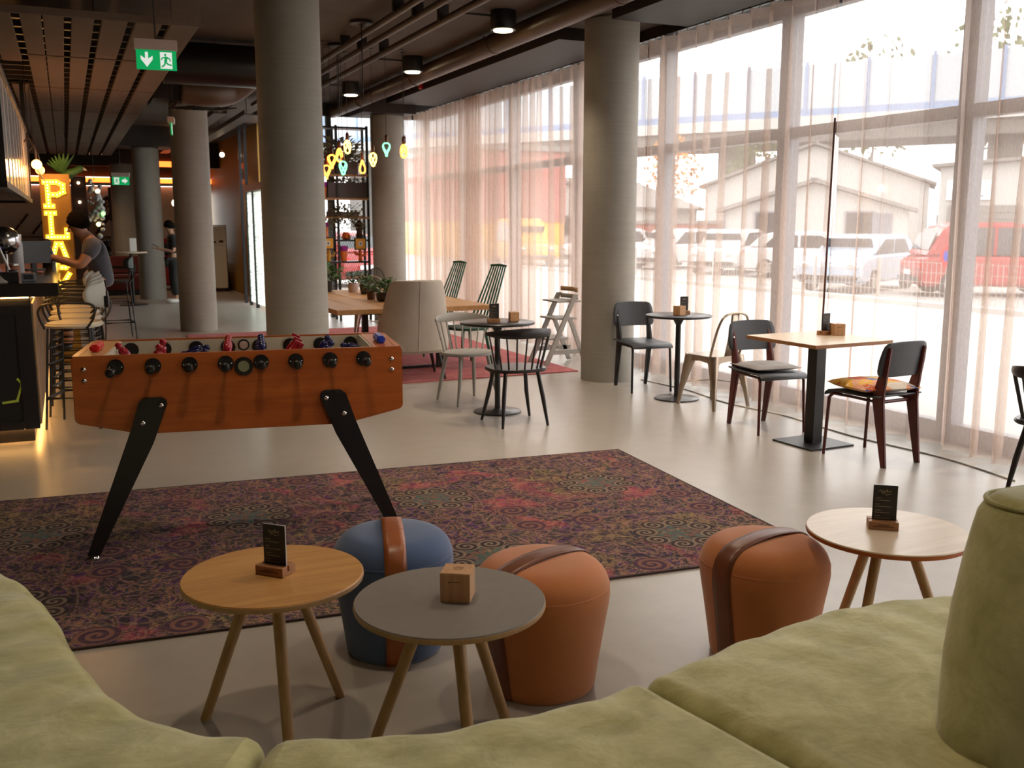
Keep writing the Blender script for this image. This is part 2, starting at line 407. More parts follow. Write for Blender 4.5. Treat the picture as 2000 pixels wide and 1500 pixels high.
# ---------------------------------------------------------------- ceiling services
t = thing('round_duct', 'long brown round air duct under the ceiling beside the window bulkhead', 'duct', (4.12, 0, 0))
MB().cyl((0, 7.0, 3.37), .1, 18.4, 24, 'y').build('duct_pipe', 'duct', t)
for y in (2.0, 4.5, 7.0, 9.5, 12.0, 14.5):
    MB().cyl((0, y, 3.37), .106, .05, 24, 'y').build('joint_collar', 'duct', t)
    MB().tube([(0, y+.3, 3.46), (0, y+.3, CEIL-.002)], .006, 6).build('hanger_rod', 'cord', t)
for i, (x, z, rr, lab) in enumerate(((2.80, 3.40, .03, 'left one of three thin brown ceiling pipes running side by side'),
                             (2.98, 3.38, .03, 'middle one of three thin brown ceiling pipes running side by side'),
                             (3.22, 3.36, .032, 'right one of three thin brown ceiling pipes running side by side'))):
    t = thing('ceiling_pipe', lab, 'pipe', (x, 0, 0), 0, 'thin pipes under the ceiling')
    MB().cyl((0, 7.0, z), rr, 18, 14, 'y').build('pipe_run', 'darkpipe', t)
    for y in (3, 6, 8.6, 10.4, 13, 15): MB().bx(-.05, .05, y-.02, y+.02, z-.001, CEIL-.001).build('pipe_bracket', 'cord', t)
# three surface mounted downlights
def downlight(x, y, lab, conduit, watt=45):
    t = thing('ceiling_downlight', lab, 'lamp', (x, y, CEIL-.001), 0, 'black cylinder downlights')
    MB().lathe([(.118, -.17), (.12, -.165), (.12, 0), (.118, 0)], 32).build('housing', 'black', t)
    MB().lathe([(.085, -.18), (.09, -.172)], 24).build('lens', emit('downlight_lens', (1, .78, .45), 9), t)
    MB().bx(-conduit, -.12, -.008, .008, -.06, -.04).build('conduit', 'cord', t)
    l = bpy.data.lights.new('downlight_beam', 'SPOT'); l.energy = watt; l.color = (1, .80, .58); l.spot_size = R(118); l.spot_blend = .7; l.shadow_soft_size = .08
    lo = bpy.data.objects.new('downlight_beam', l); C.objects.link(lo); lo.parent = t; lo.location = (0, 0, -.2)
downlight(3.82, 8.62, 'black cylinder downlight near the round column by the curtain', .5)
downlight(3.86, 11.35, 'black cylinder downlight above the communal wooden table', .45)
downlight(3.75, 13.7, 'black cylinder downlight above the far end of the communal table', .4)
downlight(.75, 3.1, 'black cylinder downlight above the low oak table', .4, 30)
downlight(2.45, 3.5, 'black cylinder downlight above the lone rust pouf', .4, 30)
downlight(1.2, .6, 'black cylinder downlight above the rear of the sofa', .4, 14)
downlight(3.75, 5.9, 'black cylinder downlight above the open floor by the square table', .4, 105)
downlight(.9, 6.4, 'black cylinder downlight behind the foosball table', .4, 40)
# acoustic board ceiling raft over the bar: frame, boards, dark battens
t = thing('acoustic_ceiling_raft', 'suspended raft of pale wood wool boards above the bar', 'ceiling panel', (0, 0, 0))
Y0, Y1 = 7.7, 22.5
zb = 2.97
edges = [(.79, .985), (.555, .735), (.335, .505), (.14, .285), (-.19, .09), (-.40, -.245), (-.62, -.46)]
for i, (x0, x1) in enumerate(edges):
    y = Y0
    seg = [(7.7, 9.45), (9.5, 11.6), (11.65, 13.9), (13.95, 16.4), (16.45, 19.2), (19.25, 22.5)]
    if i >= 5: seg = [(7.7, 9.9), (11.5, 13.9), (13.95, 16.4), (16.45, 19.2), (19.25, 22.5)]
    if i == 4: seg2 = [(-.19, -.055), (-.045, .09)]
    else: seg2 = [(x0, x1)]
    for (a, b) in seg2:
        for (y0, y1) in seg:
            MB().bx(a, b, y0, y1-.004, zb, zb+.03).build('board', 'woolboard', t, smooth=0, bevel=.004, seg=1)
MB().bx(.955, 1.0, Y0, Y1, zb+.031, zb+.18).build('edge_board', 'woolboard', t, smooth=0)
MB().bx(-.95, 1.0, Y0-.03, Y0-.002, zb, zb+.05).build('edge_board', 'woolboard', t, smooth=0)
MB().bx(.80, 1.0, Y0-.03, Y0-.002, zb+.051, zb+.18).build('edge_board', 'woolboard', t, smooth=0)
y = Y0+.35
bat = MB().bx(-.95, .95, 0, .045, zb+.035, zb+.08)
while y < Y1-.2:
    o = bat.build('batten', 'darkpipe', t, smooth=0) if y < Y0+.4 else None
    if o is None:
        o = bat0.copy(); C.objects.link(o)
    else: bat0 = o; o.parent = t
    o.parent = t; o.location = (0, y, 0); y += .33
for x in (-.6, .3, .9):
    for y in (8.2, 12, 16, 20): MB().tube([(x, y, zb+.08), (x, y, CEIL-.001)], .006, 6).build('hanger_rod', 'cord', t)
# black ventilation branch left of the thick column
t = thing('ventilation_branch', 'dark ventilation duct with elbow and square diffuser behind the column', 'duct', (0, 0, 0))
MB().cyl((1.7, 11.2, 3.24), .22, 1.3, 28, 'x').build('duct_pipe', 'soft_black', t)
pts = spline([(1.35, 12.2, 3.1), (1.65, 12.2, 3.08), (1.9, 12.3, 3.14), (2.1, 12.2, 3.3), (2.15, 12.0, 3.45)], 6)
MB().tube(pts, .17, 20).build('elbow', 'duct', t)
MB().bx(1.38, 2.0, 13.0, 13.6, 3.05, 3.28).build('diffuser_box', 'soft_black', t)
db = MB().bx(1.36, 2.02, 12.98, 13.62, 3.02, 3.049).build('diffuser_plate', 'ceiling', t)
for kx in range(6):
    MB().box((1.45+kx*.1, 13.3, 3.012), (.012, .5, .014), (0, 0, R(35))).build('diffuser_blade', 'soft_black', db)
# far ceiling cable trays
for i, (x, lab) in enumerate(((2.25, 'dark cable tray under the far ceiling left of the lobby glazing'), (2.7, 'dark cable tray under the far ceiling closest to the lobby glazing'))):
    t = thing('cable_tray', lab, 'cable tray', (x, 0, 0), 0, 'cable trays under the far ceiling')
    MB().bx(-.1, .1, 15.6, 25, 3.2, 3.215).build('tray', 'darkpipe', t); MB().bx(-.1, -.09, 15.6, 25, 3.216, 3.27).build('rail', 'darkpipe', t); MB().bx(.09, .1, 15.6, 25, 3.216, 3.27).build('rail', 'darkpipe', t)
    for y in (16, 19, 22): MB().tube([(0, y, 3.216), (0, y, CEIL-.001)], .006, 6).build('hanger_rod', 'cord', t)
t = thing('fire_alarm', 'small red fire alarm sounder on the dark bulkhead', 'alarm', (4.6, 13.2, 3.44))
MB().box((0, 0, 0), (.04, .09, .09)).build('sounder_body', 'red', t, bevel=.01)

# ---------------------------------------------------------------- sheer curtains
def curtain(lab, y0, y1, dense=1.0, seed=0):
    rnd = random.Random(seed)
    t = thing('sheer_curtain', lab, 'curtain', (5.46, y0, 0), 0, 'sheer window curtains')
    ys = []; y = 0; L = y1-y0; ph = []
    p = .2/dense
    n = int(L/p)*14; nodes = [rnd.uniform(-.35, .35) for _ in range(n//14+4)]; am = [rnd.uniform(.55, 1.15) for _ in range(n//14+4)]
    NZ = 7
    def f(i, j):
        u = i/14.0; k = int(u); fr = u-k
        nn = nodes[k]*(1-fr)+nodes[k+1]*fr; a = am[k]*(1-fr)+am[k+1]*fr
        zt = j/(NZ-1); z = .025 + zt*3.33
        top = zt**2
        ang = 2*PI*(u+nn*(1-.75*top))
        yy = L*i/n + .028*math.sin(2*ang)*(1-.3*top) + .012*(1-zt)*math.sin(u*1.7+seed)
        xx = (.088*a*(1-.35*top)+.012)*math.sin(ang) + .012*(1-zt)*math.sin(u*.9+seed*2)
        return (xx, yy, z)
    MB().grid(f, n+1, NZ).build('cloth', 'curtain', t, smooth=180)
    MB().grid(lambda i, j: (f(i, 6)[0]*1.0+.002, f(i, 6)[1], 3.27+.085*j), n+1, 2).build('header_tape', 'curtain', t, smooth=180)
    gl = MB()
    k = 0
    while k < n: 
        q = f(k, 6); gl.box((q[0], q[1], 3.362), (.012, .012, .02)); k += 7
    gl.build('glider_row', 'white', t, smooth=0)['kind'] = 'stuff'
    MB().bx(-.02, .02, 0, L, 3.372, 3.379).build('rail', 'soft_black', t, smooth=0)
    return t
curtain('sheer curtain panel at the green sofa end of the window', -.6, 3.4, 1, 1)
curtain('sheer curtain panel behind the chair with the patterned cushion', 3.42, 6.0, .72, 2)
tq = curtain('sheer curtain panel behind the square table and steel chair', 6.02, 8.7, .75, 3)
MB().tube([(-.1, -.12, 2.35), (-.12, -.12, .65)], .008, 8).build('pull_wand', 'terracotta', tq)
curtain('sheer curtain panel between the curtain column and the high chair', 8.72, 11.2, .8, 4)
curtain('sheer curtain panel behind the green spindle chairs', 11.22, 13.1, 1.0, 5)
curtain('densely gathered sheer curtain panel behind the armchair', 13.12, 13.6, 2.1, 6)
curtain('sheer curtain panel next to the plant shelf column', 13.62, 15.95, 1.1, 7)
tq = curtain('short sheer curtain return turned around the window corner by the shelf column', 0, .5, 1.3, 8); tq.location = (5.42, 16.08, 0); tq.rotation_euler = (0, 0, R(90))
t = thing('curtain_cord', 'slack white cable lying on the floor along the curtain', 'cable', (0, 0, 0))
MB().tube(spline([(5.2, 8.3, .006), (5.27, 7.6, .006), (5.2, 6.9, .006), (5.28, 6.2, .006), (5.22, 5.4, .006), (5.28, 4.6, .006), (5.2, 4.0, .006)], 8), .006, 6).build('cable_run', 'white', t)

# ---------------------------------------------------------------- outdoors
struct(MB().bx(5.95, 15.6, -30, 60, -.22, -.1).build('pavement', 'sidewalk', smooth=0))
struct(MB().bx(15.9, 140, -80, 160, -.24, -.14).build('parking_ground', 'asphalt', smooth=0))
struct(MB().bx(15.6, 15.9, -30, 60, -.22, .0).build('kerb', 'render', smooth=0))
struct(MB().bx(-6, 3.79, 27.3, 60, -.22, -.02).build('rear_paving', 'sidewalk', smooth=0))
struct(MB().bx(3.8, 5.95, 16.4, 60, -.22, -.02).build('entrance_paving', 'sidewalk', smooth=0))
def car(lab, x, y, rz, paint, h=1.45, L=4.2, W=1.72, name='parked_car', g='parked cars'):
    t = thing(name, lab, 'car', (x, y, -.13), rz, g)
    a = L/2
    low = [(-a, .35), (-a+.02, .72), (-a+.25, .86), (-.55*a, .93), (.62*a, .95), (a-.12, .92), (a, .66), (a, .32), (a-.1, .24), (-a+.1, .24)]
    MB().prism(low, -W/2, W/2).build('body', paint, t, bevel=.07, seg=3)
    cab = [(-.58*a, .90), (-.2*a, h-.06), (-.05*a, h), (.5*a, h), (.72*a, h-.1), (.93*a, .92)]
    MB().prism(cab, -W/2+.1, W/2-.1).build('roof', paint, t, bevel=.06, seg=3)
    wi = [(-.46*a, .96), (-.17*a, h-.12), (.12*a, h-.12), (.12*a, .96)]; wi2 = [(.16*a, .96), (.16*a, h-.12), (.5*a, h-.12), (.68*a, .96)]
    for s in (-1, 1):
        for p in (wi, wi2): MB().prism(p, s*(W/2-.11), s*(W/2-.092)).build('side_window', 'carglass', t, smooth=0)
    MB().box((-.41*a, 0, (h+.86)/2-.02), (.02, W-.42, .52), (0, R(-38 if h < 1.6 else -28)+PI, 0)).build('windscreen', 'carglass', t, smooth=0)
    MB().box((.845*a, 0, (h+.84)/2), (.02, W-.42, .42), (0, R(-22), 0)).build('rear_window', 'carglass', t, smooth=0)
    for sx in (-.6, .62):
        for s in (-1, 1):
            wh = MB().cyl((sx*a, s*(W/2-.1), .31), .31, .22, 22, 'y').build('wheel', 'rubber', t, bevel=.03)
            MB().cyl((sx*a, s*(W/2+.012), .31), .19, .012, 16, 'y').build('hub_cap', 'steel', wh)
    for s in (-1, 1):
        MB().sphere((-a+.03, s*(W/2-.28), .68), .12, 14, (.35, 1, .8)).build('headlight', 'chrome', t)
        MB().box((a-.03, s*(W/2-.2), .74), (.08, .22, .14)).build('tail_light', 'red', t, bevel=.02)
    MB().box((-a+.0, 0, .38), (.1, W-.2, .13)).build('bumper', 'soft_black', t, bevel=.03)
    MB().box((a-.0, 0, .40), (.1, W-.2, .13)).build('bumper', 'soft_black', t, bevel=.03)
    MB().box((a+.05, 0, .55), (.015, .5, .11)).build('number_plate', 'white', t)
    return t
car('red off-road style car parked outside beyond the fence', 20.2, 16.6, R(150), 'carred', 1.72, 3.9)
car('white estate car parked outside behind the round sign', 21.6, 24.4, R(125), 'carwhite')
car('pale blue car parked outside close to the fence', 18.9, 19.6, R(25), 'carblue', 1.42)
car('white hatchback with red tail light parked outside', 21.2, 28.2, R(35), 'carwhite', 1.5, 4.0)
car('white car parked farthest from the fence outside', 21.4, 32.0, R(20), 'carwhite', 1.5, 4.1)
car('small white car parked outside beside the brick red shed', 20.6, 35.6, R(15), 'carwhite', 1.5, 4.1)
car('yellow delivery car parked outside by the red hall', 17.5, 37.5, R(80), 'yellow', 1.9, 4.6)
car('red vintage car seen through the entrance lobby', 6.2, 27.0, R(-60), 'carred', 1.5, 4.0)
# mesh fence between pavement and parking
t = thing('mesh_fence', 'low grey wire mesh fence along the kerb outside', 'fence', (16.0, 0, -.13))
for y in range(2, 40, 2): MB().bx(-.02, .02, y-.02, y+.02, 0, .95).build('post', 'steel', t, smooth=0)
mb = MB()
for z in (.1, .3, .5, .7, .9): mb.bx(-.006, .006, 2, 38, z, z+.012)
for i in range(300): mb.bx(-.004, .004, 2+i*.12, 2.008+i*.12, .05, .95)
o = mb.build('wire_mesh', 'steel', t, smooth=0); o['kind'] = 'stuff'
# gabled white buildings
def hall(lab, x, y, rz, w, d, eave, ridge, wallm='render', roofm='roof', nwin=3, name='gabled_building', door=True):
    t = thing(name, lab, 'building', (x, y, -.14), rz)
    MB().prism([(-w/2, 0), (w/2, 0), (w/2, eave), (0, ridge), (-w/2, eave)], 0, d).build('wall', wallm, t, smooth=0)
    for s in (-1, 1):
        sl = math.atan2(ridge-eave, w/2); ln = math.hypot(ridge-eave, w/2)+.5
        MB().box((s*(w/4+.1), d/2, (eave+ridge)/2+.08), (ln, d+.8, .14), (0, s*sl, 0)).build('roof_slope', roofm, t, smooth=0)
    for i in range(nwin):
        xx = -w/2+w*(i+.5)/nwin
        f = MB().bx(xx-.55, xx+.55, -.06, 0, 1.0, 2.2).build('window_frame', 'frame_grey', t, smooth=0)
        MB().bx(xx-.48, xx+.48, -.075, -.061, 1.07, 2.13).build('pane', 'carglass', f, smooth=0)
    for i in range(4):
        yy = d*(i+.5)/4
        f = MB().bx(-w/2-.06, -w/2, yy-.6, yy+.6, 1.0, 2.1).build('window_frame', 'frame_grey', t, smooth=0)
        MB().bx(-w/2-.075, -w/2-.061, yy-.52, yy+.52, 1.07, 2.03).build('pane', 'carglass', f, smooth=0)
    if door: MB().bx(w*.28, w*.28+1.0, -.05, 0, 0, 2.1).build('door', 'frame_grey', t, smooth=0)
    return t
hall('white gabled hall outside behind the parked cars', 38.2, 43.5, R(-47), 12, 7, 3.8, 6.0, nwin=2)
hall('low white building with grey roof in front of the gabled hall', 27.3, 31.0, R(-47), 7, 4, 2.2, 3.3, nwin=2)
hall('small white gabled house beyond the curtain column', 27.5, 53, R(-60), 9, 9, 2.6, 4.2)
t = hall('long white commercial building with roller gates and signs outside', 40, 27.6, R(-52), 13, 6, 4.2, 4.6, nwin=1, door=False)
for x in (-4.6, 1.0, 4.6):
    g = MB().bx(x-1.5, x+1.5, -.1, -.02, 0, 2.5).build('roller_gate', 'roof', t, smooth=0)
    for z in range(8): MB().bx(x-1.5, x+1.5, -.125, -.101, .1+z*.3, .34+z*.3).build('gate_slat', 'roof', g, smooth=0)
s = MB().bx(-6.2, -4.4, -.2, -.02, 2.75, 3.6).build('sign_board', 'white', t, smooth=0)
MB().sphere((-5.2, -.22, 3.25), .2, 12, (1, .1, .8)).build('sign_emblem', 'yellow', s); MB().bx(-5.9, -4.7, -.23, -.201, 2.88, 2.96).build('sign_line', 'bluebar', s, smooth=0)
t = thing('red_hall', 'red clad hall outside beyond the far curtains', 'building', (20.5, 44, -.14), 0)
MB().bx(-3, 2.4, 0, 10, 1.8, 5.2).build('upper_cladding', 'brickred', t, smooth=0); MB().bx(-3, 2.4, .1, 10, 0, 1.8).build('wall', 'yellow', t, smooth=0); MB().bx(-3.2, 2.6, -.2, 10.2, 5.2, 5.45).build('roof', 'roof', t, smooth=0)
t = thing('brick_shed', 'low brick red shed outside behind the parked white cars', 'shed', (26.3, 40.2, -.14), R(-55))
MB().bx(-3.8, 3.8, 0, 3, 0, 1.7).build('wall', 'brickred', t, smooth=0); MB().bx(-4, 4, -.2, 3.2, 1.7, 1.85).build('roof', 'roof', t, smooth=0); MB().bx(2, 2.9, -.05, 0, 0, 1.5).build('door', 'frame_grey', t, smooth=0)
# motorway viaduct with noise barrier
t = thing('viaduct', 'raised road viaduct with a pale noise barrier crossing outside', 'bridge', (58, 48, 0), R(-57)); t.scale = (1.1, 1, 1.15)
MB().bx(-60, 60, 0, 8, 6.6, 8.0).build('deck', 'bridge', t, smooth=0); MB().bx(-60, 60, -.4, 0, 7.5, 8.2).build('edge_beam', 'render', t, smooth=0)
for x in range(-54, 60, 18): MB().bx(x-.8, x+.8, 2, 6, -.2, 6.6).build('pier', 'bridge', t, smooth=0)
for i in range(30):
    x = -60+i*4
    MB().bx(x+.1, x+3.9, -.1, 0, 8.2, 11.4).build('barrier_panel', 'barrier', t, smooth=0)
    MB().bx(x-.1, x+.1, -.2, .05, 8.2, 11.6).build('barrier_post', 'bluebar', t, smooth=0)
MB().bx(-60, 60, -.16, -.101, 8.2, 8.65).build('barrier_rail', 'bluebar', t, smooth=0)
t = thing('street_lamp', 'slim white street lamp standing in the parking area outside', 'lamp post', (24.2, 26.5, -.14))
MB().tube([(0, 0, 0), (0, 0, 4.6)], [.09, .06], 12).build('pole', 'white', t); MB().tube([(0, 0, 4.58), (-.5, -.2, 4.75), (-.9, -.36, 4.75)], .04, 8).build('arm', 'white', t); MB().box((-1.1, -.44, 4.73), (.5, .22, .08), (0, 0, R(22))).build('lamp_head', 'steel', t, bevel=.02)
# round no-stopping sign
t = thing('no_stopping_sign', 'round red and blue no stopping sign outside by the fence', 'sign', (12.4, 10.9, -.1), R(-49))
MB().tube([(0, .03, 0), (0, .03, 1.4)], .025, 10).build('pole', 'steel', t)
d = MB().cyl((0, 0, 1.17), .2, .02, 36, 'y').build('sign_disc', 'red', t)
MB().cyl((0, -.012, 1.17), .155, .006, 36, 'y').build('sign_field', 'blue', d)
for a in (45, -45): MB().box((0, -.018, 1.17), (.3, .006, .042), (0, R(a), 0)).build('sign_bar', 'red', d)
# trees
def tree(lab, x, y, h, rr, m, n=420, seed=1):
    rnd = random.Random(seed); t = thing('leafy_tree', lab, 'tree', (x, y, -.14), 0, 'trees outside')
    MB().tube([(0, 0, 0), (.1, 0, h*.5), (0, .1, h*.85)], [.16, .11, .03], 8).build('trunk', 'bridge', t)
    mb = MB()
    for i in range(n):
        a, b, q = rnd.uniform(0, 2*PI), rnd.uniform(-1, 1), rnd.random()**.4
        c = Vector((math.cos(a)*math.sqrt(1-b*b)*rr*q, math.sin(a)*math.sqrt(1-b*b)*rr*q, h*.68+b*h*.32*q)); s = rnd.uniform(.14, .3)*rr*.35
        e = Euler((rnd.uniform(0, 6), rnd.uniform(0, 6), 0)).to_matrix()
        mb.add([c+e @ Vector(p) for p in ((-s, 0, 0), (0, -s*.6, .02), (s, 0, 0), (0, s*.6, .03))], [(0, 1, 2, 3)])
    o = mb.build('crown', m, t, smooth=0); o['kind'] = 'stuff'
tree('orange autumn tree outside beyond the parked white cars', 40.5, 61, 8, 2.2, 'treeorange', 400, 1)
tree('green tree with orange tint outside behind the gabled hall', 46.5, 59.5, 8.5, 2.2, 'tree', 400, 2)
tree('tall green tree on the slope behind the noise barrier', 76, 64, 21, 5, 'tree', 500, 3)
tree('dark bushy tree behind the noise barrier', 74, 76, 20, 5, 'tree', 500, 4)
tree('sparse tree behind the noise barrier beside taller trees', 76, 50, 19, 4, 'tree', 260, 5)

# ================================================================ carpets
def carpet_mat():
    k = NT('ornamental_carpet'); v = k.obj()
    sep = k.add('ShaderNodeSeparateXYZ'); k.link(v, sep.inputs[0])
    T = 1.02
    fx = k.math('SUBTRACT', k.math('FRACT', k.math('ADD', k.math('DIVIDE', sep.outputs[0], T), 50.0)), .5)
    fy = k.math('SUBTRACT', k.math('FRACT', k.math('ADD', k.math('DIVIDE', sep.outputs[1], T), 50.15)), .5)
    ax = k.math('ABSOLUTE', fx); ay = k.math('ABSOLUTE', fy)
    def curl(cx, cy, kr, rad, sgn):
        dx = k.math('SUBTRACT', ax, cx); dy = k.math('SUBTRACT', ay, cy)
        r = k.math('SQRT', k.math('ADD', k.math('MULTIPLY', dx, dx), k.math('MULTIPLY', dy, dy)))
        th = k.math('MULTIPLY', k.math('ARCTAN2', dy, dx), sgn)
        s = k.math('SINE', k.math('ADD', k.math('MULTIPLY', r, kr), th))
        inside = k.math('LESS_THAN', r, rad)
        return k.math('MULTIPLY', k.math('GREATER_THAN', s, .15), inside), inside
    c1, i1 = curl(.155, .06, 190, .066, 1); c2, i2 = curl(.06, .155, 190, .066, -1); c3, i3 = curl(.34, .36, 150, .085, 1)
    # mirrored ornament field
    fold = k.add('ShaderNodeCombineXYZ'); k.link(ax, fold.inputs[0]); k.link(ay, fold.inputs[1])
    big = k.noise(v, 1.25, 3, .6, .8)
    pal = k.ramp(k.noise(v, 6.0, 2, .5, 1.8), [(.30, (.022, .020, .034)), (.40, (.085, .028, .115)), (.45, (.24, .12, .075)), (.49, (.028, .026, .045)), (.54, (.055, .06, .065)), (.58, (.28, .13, .085)), (.63, (.07, .03, .10))], 'CONSTANT')
    pink = k.ramp(k.noise(v, 9, 4, .6, 1.2), [(.35, (.10, .015, .06)), (.5, (.38, .04, .085)), (.62, (.50, .12, .11))])
    base = k.mix(k.ramp(k.noise(v, 2.1, 2, .5, .6), [(.56, 0.0), (.64, .7)]), pal, pink)
    gold = k.ramp(k.noise(v, 16, 3, .6, .8), [(.42, (.035, .03, .04)), (.5, (.32, .22, .08)), (.57, (.09, .10, .05))], 'CONSTANT')
    base = k.mix(k.ramp(k.noise(k.mapping(v, loc=(7, 3, 0)), 1.5, 2, .5, .5), [(.57, 0.0), (.63, .75)]), base, gold)
    vo = k.add('ShaderNodeTexVoronoi', feature='DISTANCE_TO_EDGE'); k.link(k.mapping(fold.outputs[0], (1, 1, 1)), vo.inputs['Vector']); vo.inputs['Scale'].default_value = 13
    ln = k.math('LESS_THAN', vo.outputs[0], .06)
    base = k.mix(k.math('MULTIPLY', ln, .45), base, (.33, .19, .12))
    wv = k.noise(v, 7.5, 3, .5, 2.2); band = k.math('LESS_THAN', k.math('ABSOLUTE', k.math('SUBTRACT', wv, .5)), .022)
    base = k.mix(k.math('MULTIPLY', band, .7), base, (.014, .012, .016))
    wv2 = k.noise(k.mapping(v, loc=(3, 9, 0)), 9.5, 3, .5, 2.2); band2 = k.math('LESS_THAN', k.math('ABSOLUTE', k.math('SUBTRACT', wv2, .5)), .01)
    base = k.mix(k.math('MULTIPLY', band2, .7), base, (.30, .17, .10))
    rr = k.math('SQRT', k.math('ADD', k.math('MULTIPLY', ax, ax), k.math('MULTIPLY', ay, ay)))
    star = k.math('LESS_THAN', rr, k.math('ADD', .10, k.math('MULTIPLY', .06, k.math('COSINE', k.math('MULTIPLY', k.math('ARCTAN2', ay, ax), 8.0)))))
    base = k.mix(k.math('MULTIPLY', star, .8), base, k.ramp(k.noise(v, 25, 2), [(.45, (.06, .115, .10)), (.55, (.20, .09, .06))], 'CONSTANT'))
    for cc, ii, dk, lt in ((c1, i1, (.02, .018, .02), (.24, .17, .12)), (c2, i2, (.02, .018, .02), (.24, .17, .12)), (c3, i3, (.05, .02, .05), (.22, .10, .07))):
        base = k.mix(k.math('MULTIPLY', ii, .85), base, dk); base = k.mix(k.math('MULTIPLY', cc, .9), base, lt)
    k.color(k.mix(.12, base, k.ramp(k.noise(v, 300, 2), [(.3, (.03, .02, .02)), (.7, (.25, .17, .14))])))
    k.b.inputs['Roughness'].default_value = .95; k.b.inputs['Specular IOR Level'].default_value = .15
    k.bump(k.noise(v, 260, 2), .3, .004)
    return k.m
MAT['carpet'] = carpet_mat()
t = thing('ornamental_carpet', 'dark ornamental carpet in purple pink and gold under the foosball table', 'carpet', (3.305, 4.60, 0), R(-4.9))
MB().bx(-5.4, 0, -1.12, 1.12, .001, .009).build('pile', 'carpet', t, smooth=0)
edge = flat('carpet_binding', (.05, .025, .022), .9)
for (a, b, c_, d_) in ((-5.41, .01, -1.13, -1.12), (-5.41, .01, 1.12, 1.13), (0, .01, -1.12, 1.12)): MB().bx(a, b, c_, d_, .001, .01).build('binding', edge, t, smooth=0)
k = NT('faded_red_carpet'); v = k.obj(); n = k.noise(v, 5, 6, .7, 1); f = k.noise(k.mapping(v, (3, 40, 1)), 6, 3)
k.color(k.mix(.35, k.ramp(n, [(.3, (.22, .035, .04)), (.5, (.36, .085, .085)), (.7, (.48, .17, .16))]), k.ramp(f, [(.3, (.26, .04, .045)), (.7, (.46, .15, .14))])))
k.b.inputs['Roughness'].default_value = .95; MAT['redcarpet'] = k.m
t = thing('red_carpet', 'faded red carpet under the communal table and armchair', 'carpet', (1.45, 9.08, 0))
MB().bx(0, 3.45, 0, 5.3, .001, .01).build('pile', 'redcarpet', t, smooth=0)

# ================================================================ serpentine sofa
FRONT = [(-.75, 4.35), (-.45, 3.92), (-.276, 3.565), (-.177, 3.349), (-.1, 3.062), (-.042, 2.745), (.02, 2.505), (.093, 2.329), (.215, 2.181), (.339, 2.10), (.448, 2.045), (.677, 1.977), (.887, 1.950), (1.055, 1.955), (1.252, 1.986), (1.547, 2.053), (1.885, 2.125), (2.181, 2.13), (2.477, 2.065), (2.85, 1.9), (3.2, 1.7)]
path = [Vector((p[0], p[1], 0)) for p in spline([(a, b, 0) for a, b in FRONT], 8)]
for _ in range(3):
    path = [path[0]] + [(path[i-1]+path[i]*2+path[i+1])/4 for i in range(1, len(path)-1)] + [path[-1]]
def near_index(x, y): return min(range(len(path)), key=lambda i: (path[i].x-x)**2+(path[i].y-y)**2)
def resample(i0, i1, n):
    seg = path[i0:i1+1]; ds = [0]
    for a, b in zip(seg, seg[1:]): ds.append(ds[-1]+(b-a).length)
    out = []; j = 0
    for k in range(n):
        d = ds[-1]*k/(n-1)
        while j < len(ds)-2 and ds[j+1] < d: j += 1
        tt = (d-ds[j])/max(1e-9, ds[j+1]-ds[j]); out.append(seg[j].lerp(seg[j+1], min(1, max(0, tt))))
    return out, ds[-1]
def sweep(i0, i1, d0, d1, z0, z1, rad, crown=.0, endr=.05, n=70, gap=.004, wr=0, seed=0):
    pts, L = resample(i0, i1, n); rnd = random.Random(seed)
    m = 10; sec = []
    w_, h_ = d1-d0, z1-z0
    base = rrect(w_, h_, rad, 5, (d0+d1)/2, (z0+z1)/2)
    # densify top
    sec = []
    for a, b in zip(base, base[1:]+base[:1]):
        k = max(1, int(math.hypot(b[0]-a[0], b[1]-a[1])/.05))
        for q in range(k): sec.append((a[0]+(b[0]-a[0])*q/k, a[1]+(b[1]-a[1])*q/k))
    us = [L*i/(n-1) for i in range(n)]
    us = sorted(set([0, endr*.1, endr*.25, endr*.5, endr, L-endr, L-endr*.5, L-endr*.25, L-endr*.1, L] + [u for u in us if endr < u < L-endr]))
    rows = []
    cz = (z0+z1)/2; cd = (d0+d1)/2
    for u in us:
        fr = u/L*(n-1); i = min(n-2, int(fr)); p = pts[i].lerp(pts[i+1], fr-i)
        tg = pts[min(n-1, i+2)]-pts[max(0, i-1)]; tg.normalize(); nr = Vector((tg.y, -tg.x, 0))
        e = min(u, L-u); ins = 0 if e >= endr else endr-math.sqrt(max(0, endr**2-(endr-e)**2))
        off = gap if u < L/2 else -gap; pp = p+tg*(off if e < endr else 0)
        row = []
        for (d, z) in sec:
            dd = d-cd; zz = z-cz
            sx = max(.01, (w_/2-ins)/(w_/2)); sz = max(.01, (h_/2-ins)/(h_/2))
            x = cd+dd*sx; q = cz+zz*sz
            if zz > 0: q += crown*(1-(dd/(w_/2))**2)*min(1, e/.18)
            if wr and zz > 0:
                q += wr*math.sin(u*31+4*math.sin(x*6+seed)+seed)*math.exp(-((x-.05)/.28)**2)*.5*min(1, e/.1) + wr*.6*math.sin(u*14+x*17+seed*3)*math.sin(x*9+u*3)*min(1, e/.1)
            row.append(pp+nr*x+Vector((0, 0, q)))
        rows.append(row)
    mb = MB(); S = len(sec)
    mb.grid(lambda i, j: rows[i][j], len(rows), S, False, True)
    mb.f += [tuple(range(S-1, -1, -1)), tuple((len(rows)-1)*S+j for j in range(S))]
    return mb
ia, ib = near_index(.345, 2.095), near_index(1.26, 1.988)
sofa = thing('serpentine_sofa', 'wavy pale green velvet bench sofa with a tall backrest', 'sofa', (0, 0, 0))
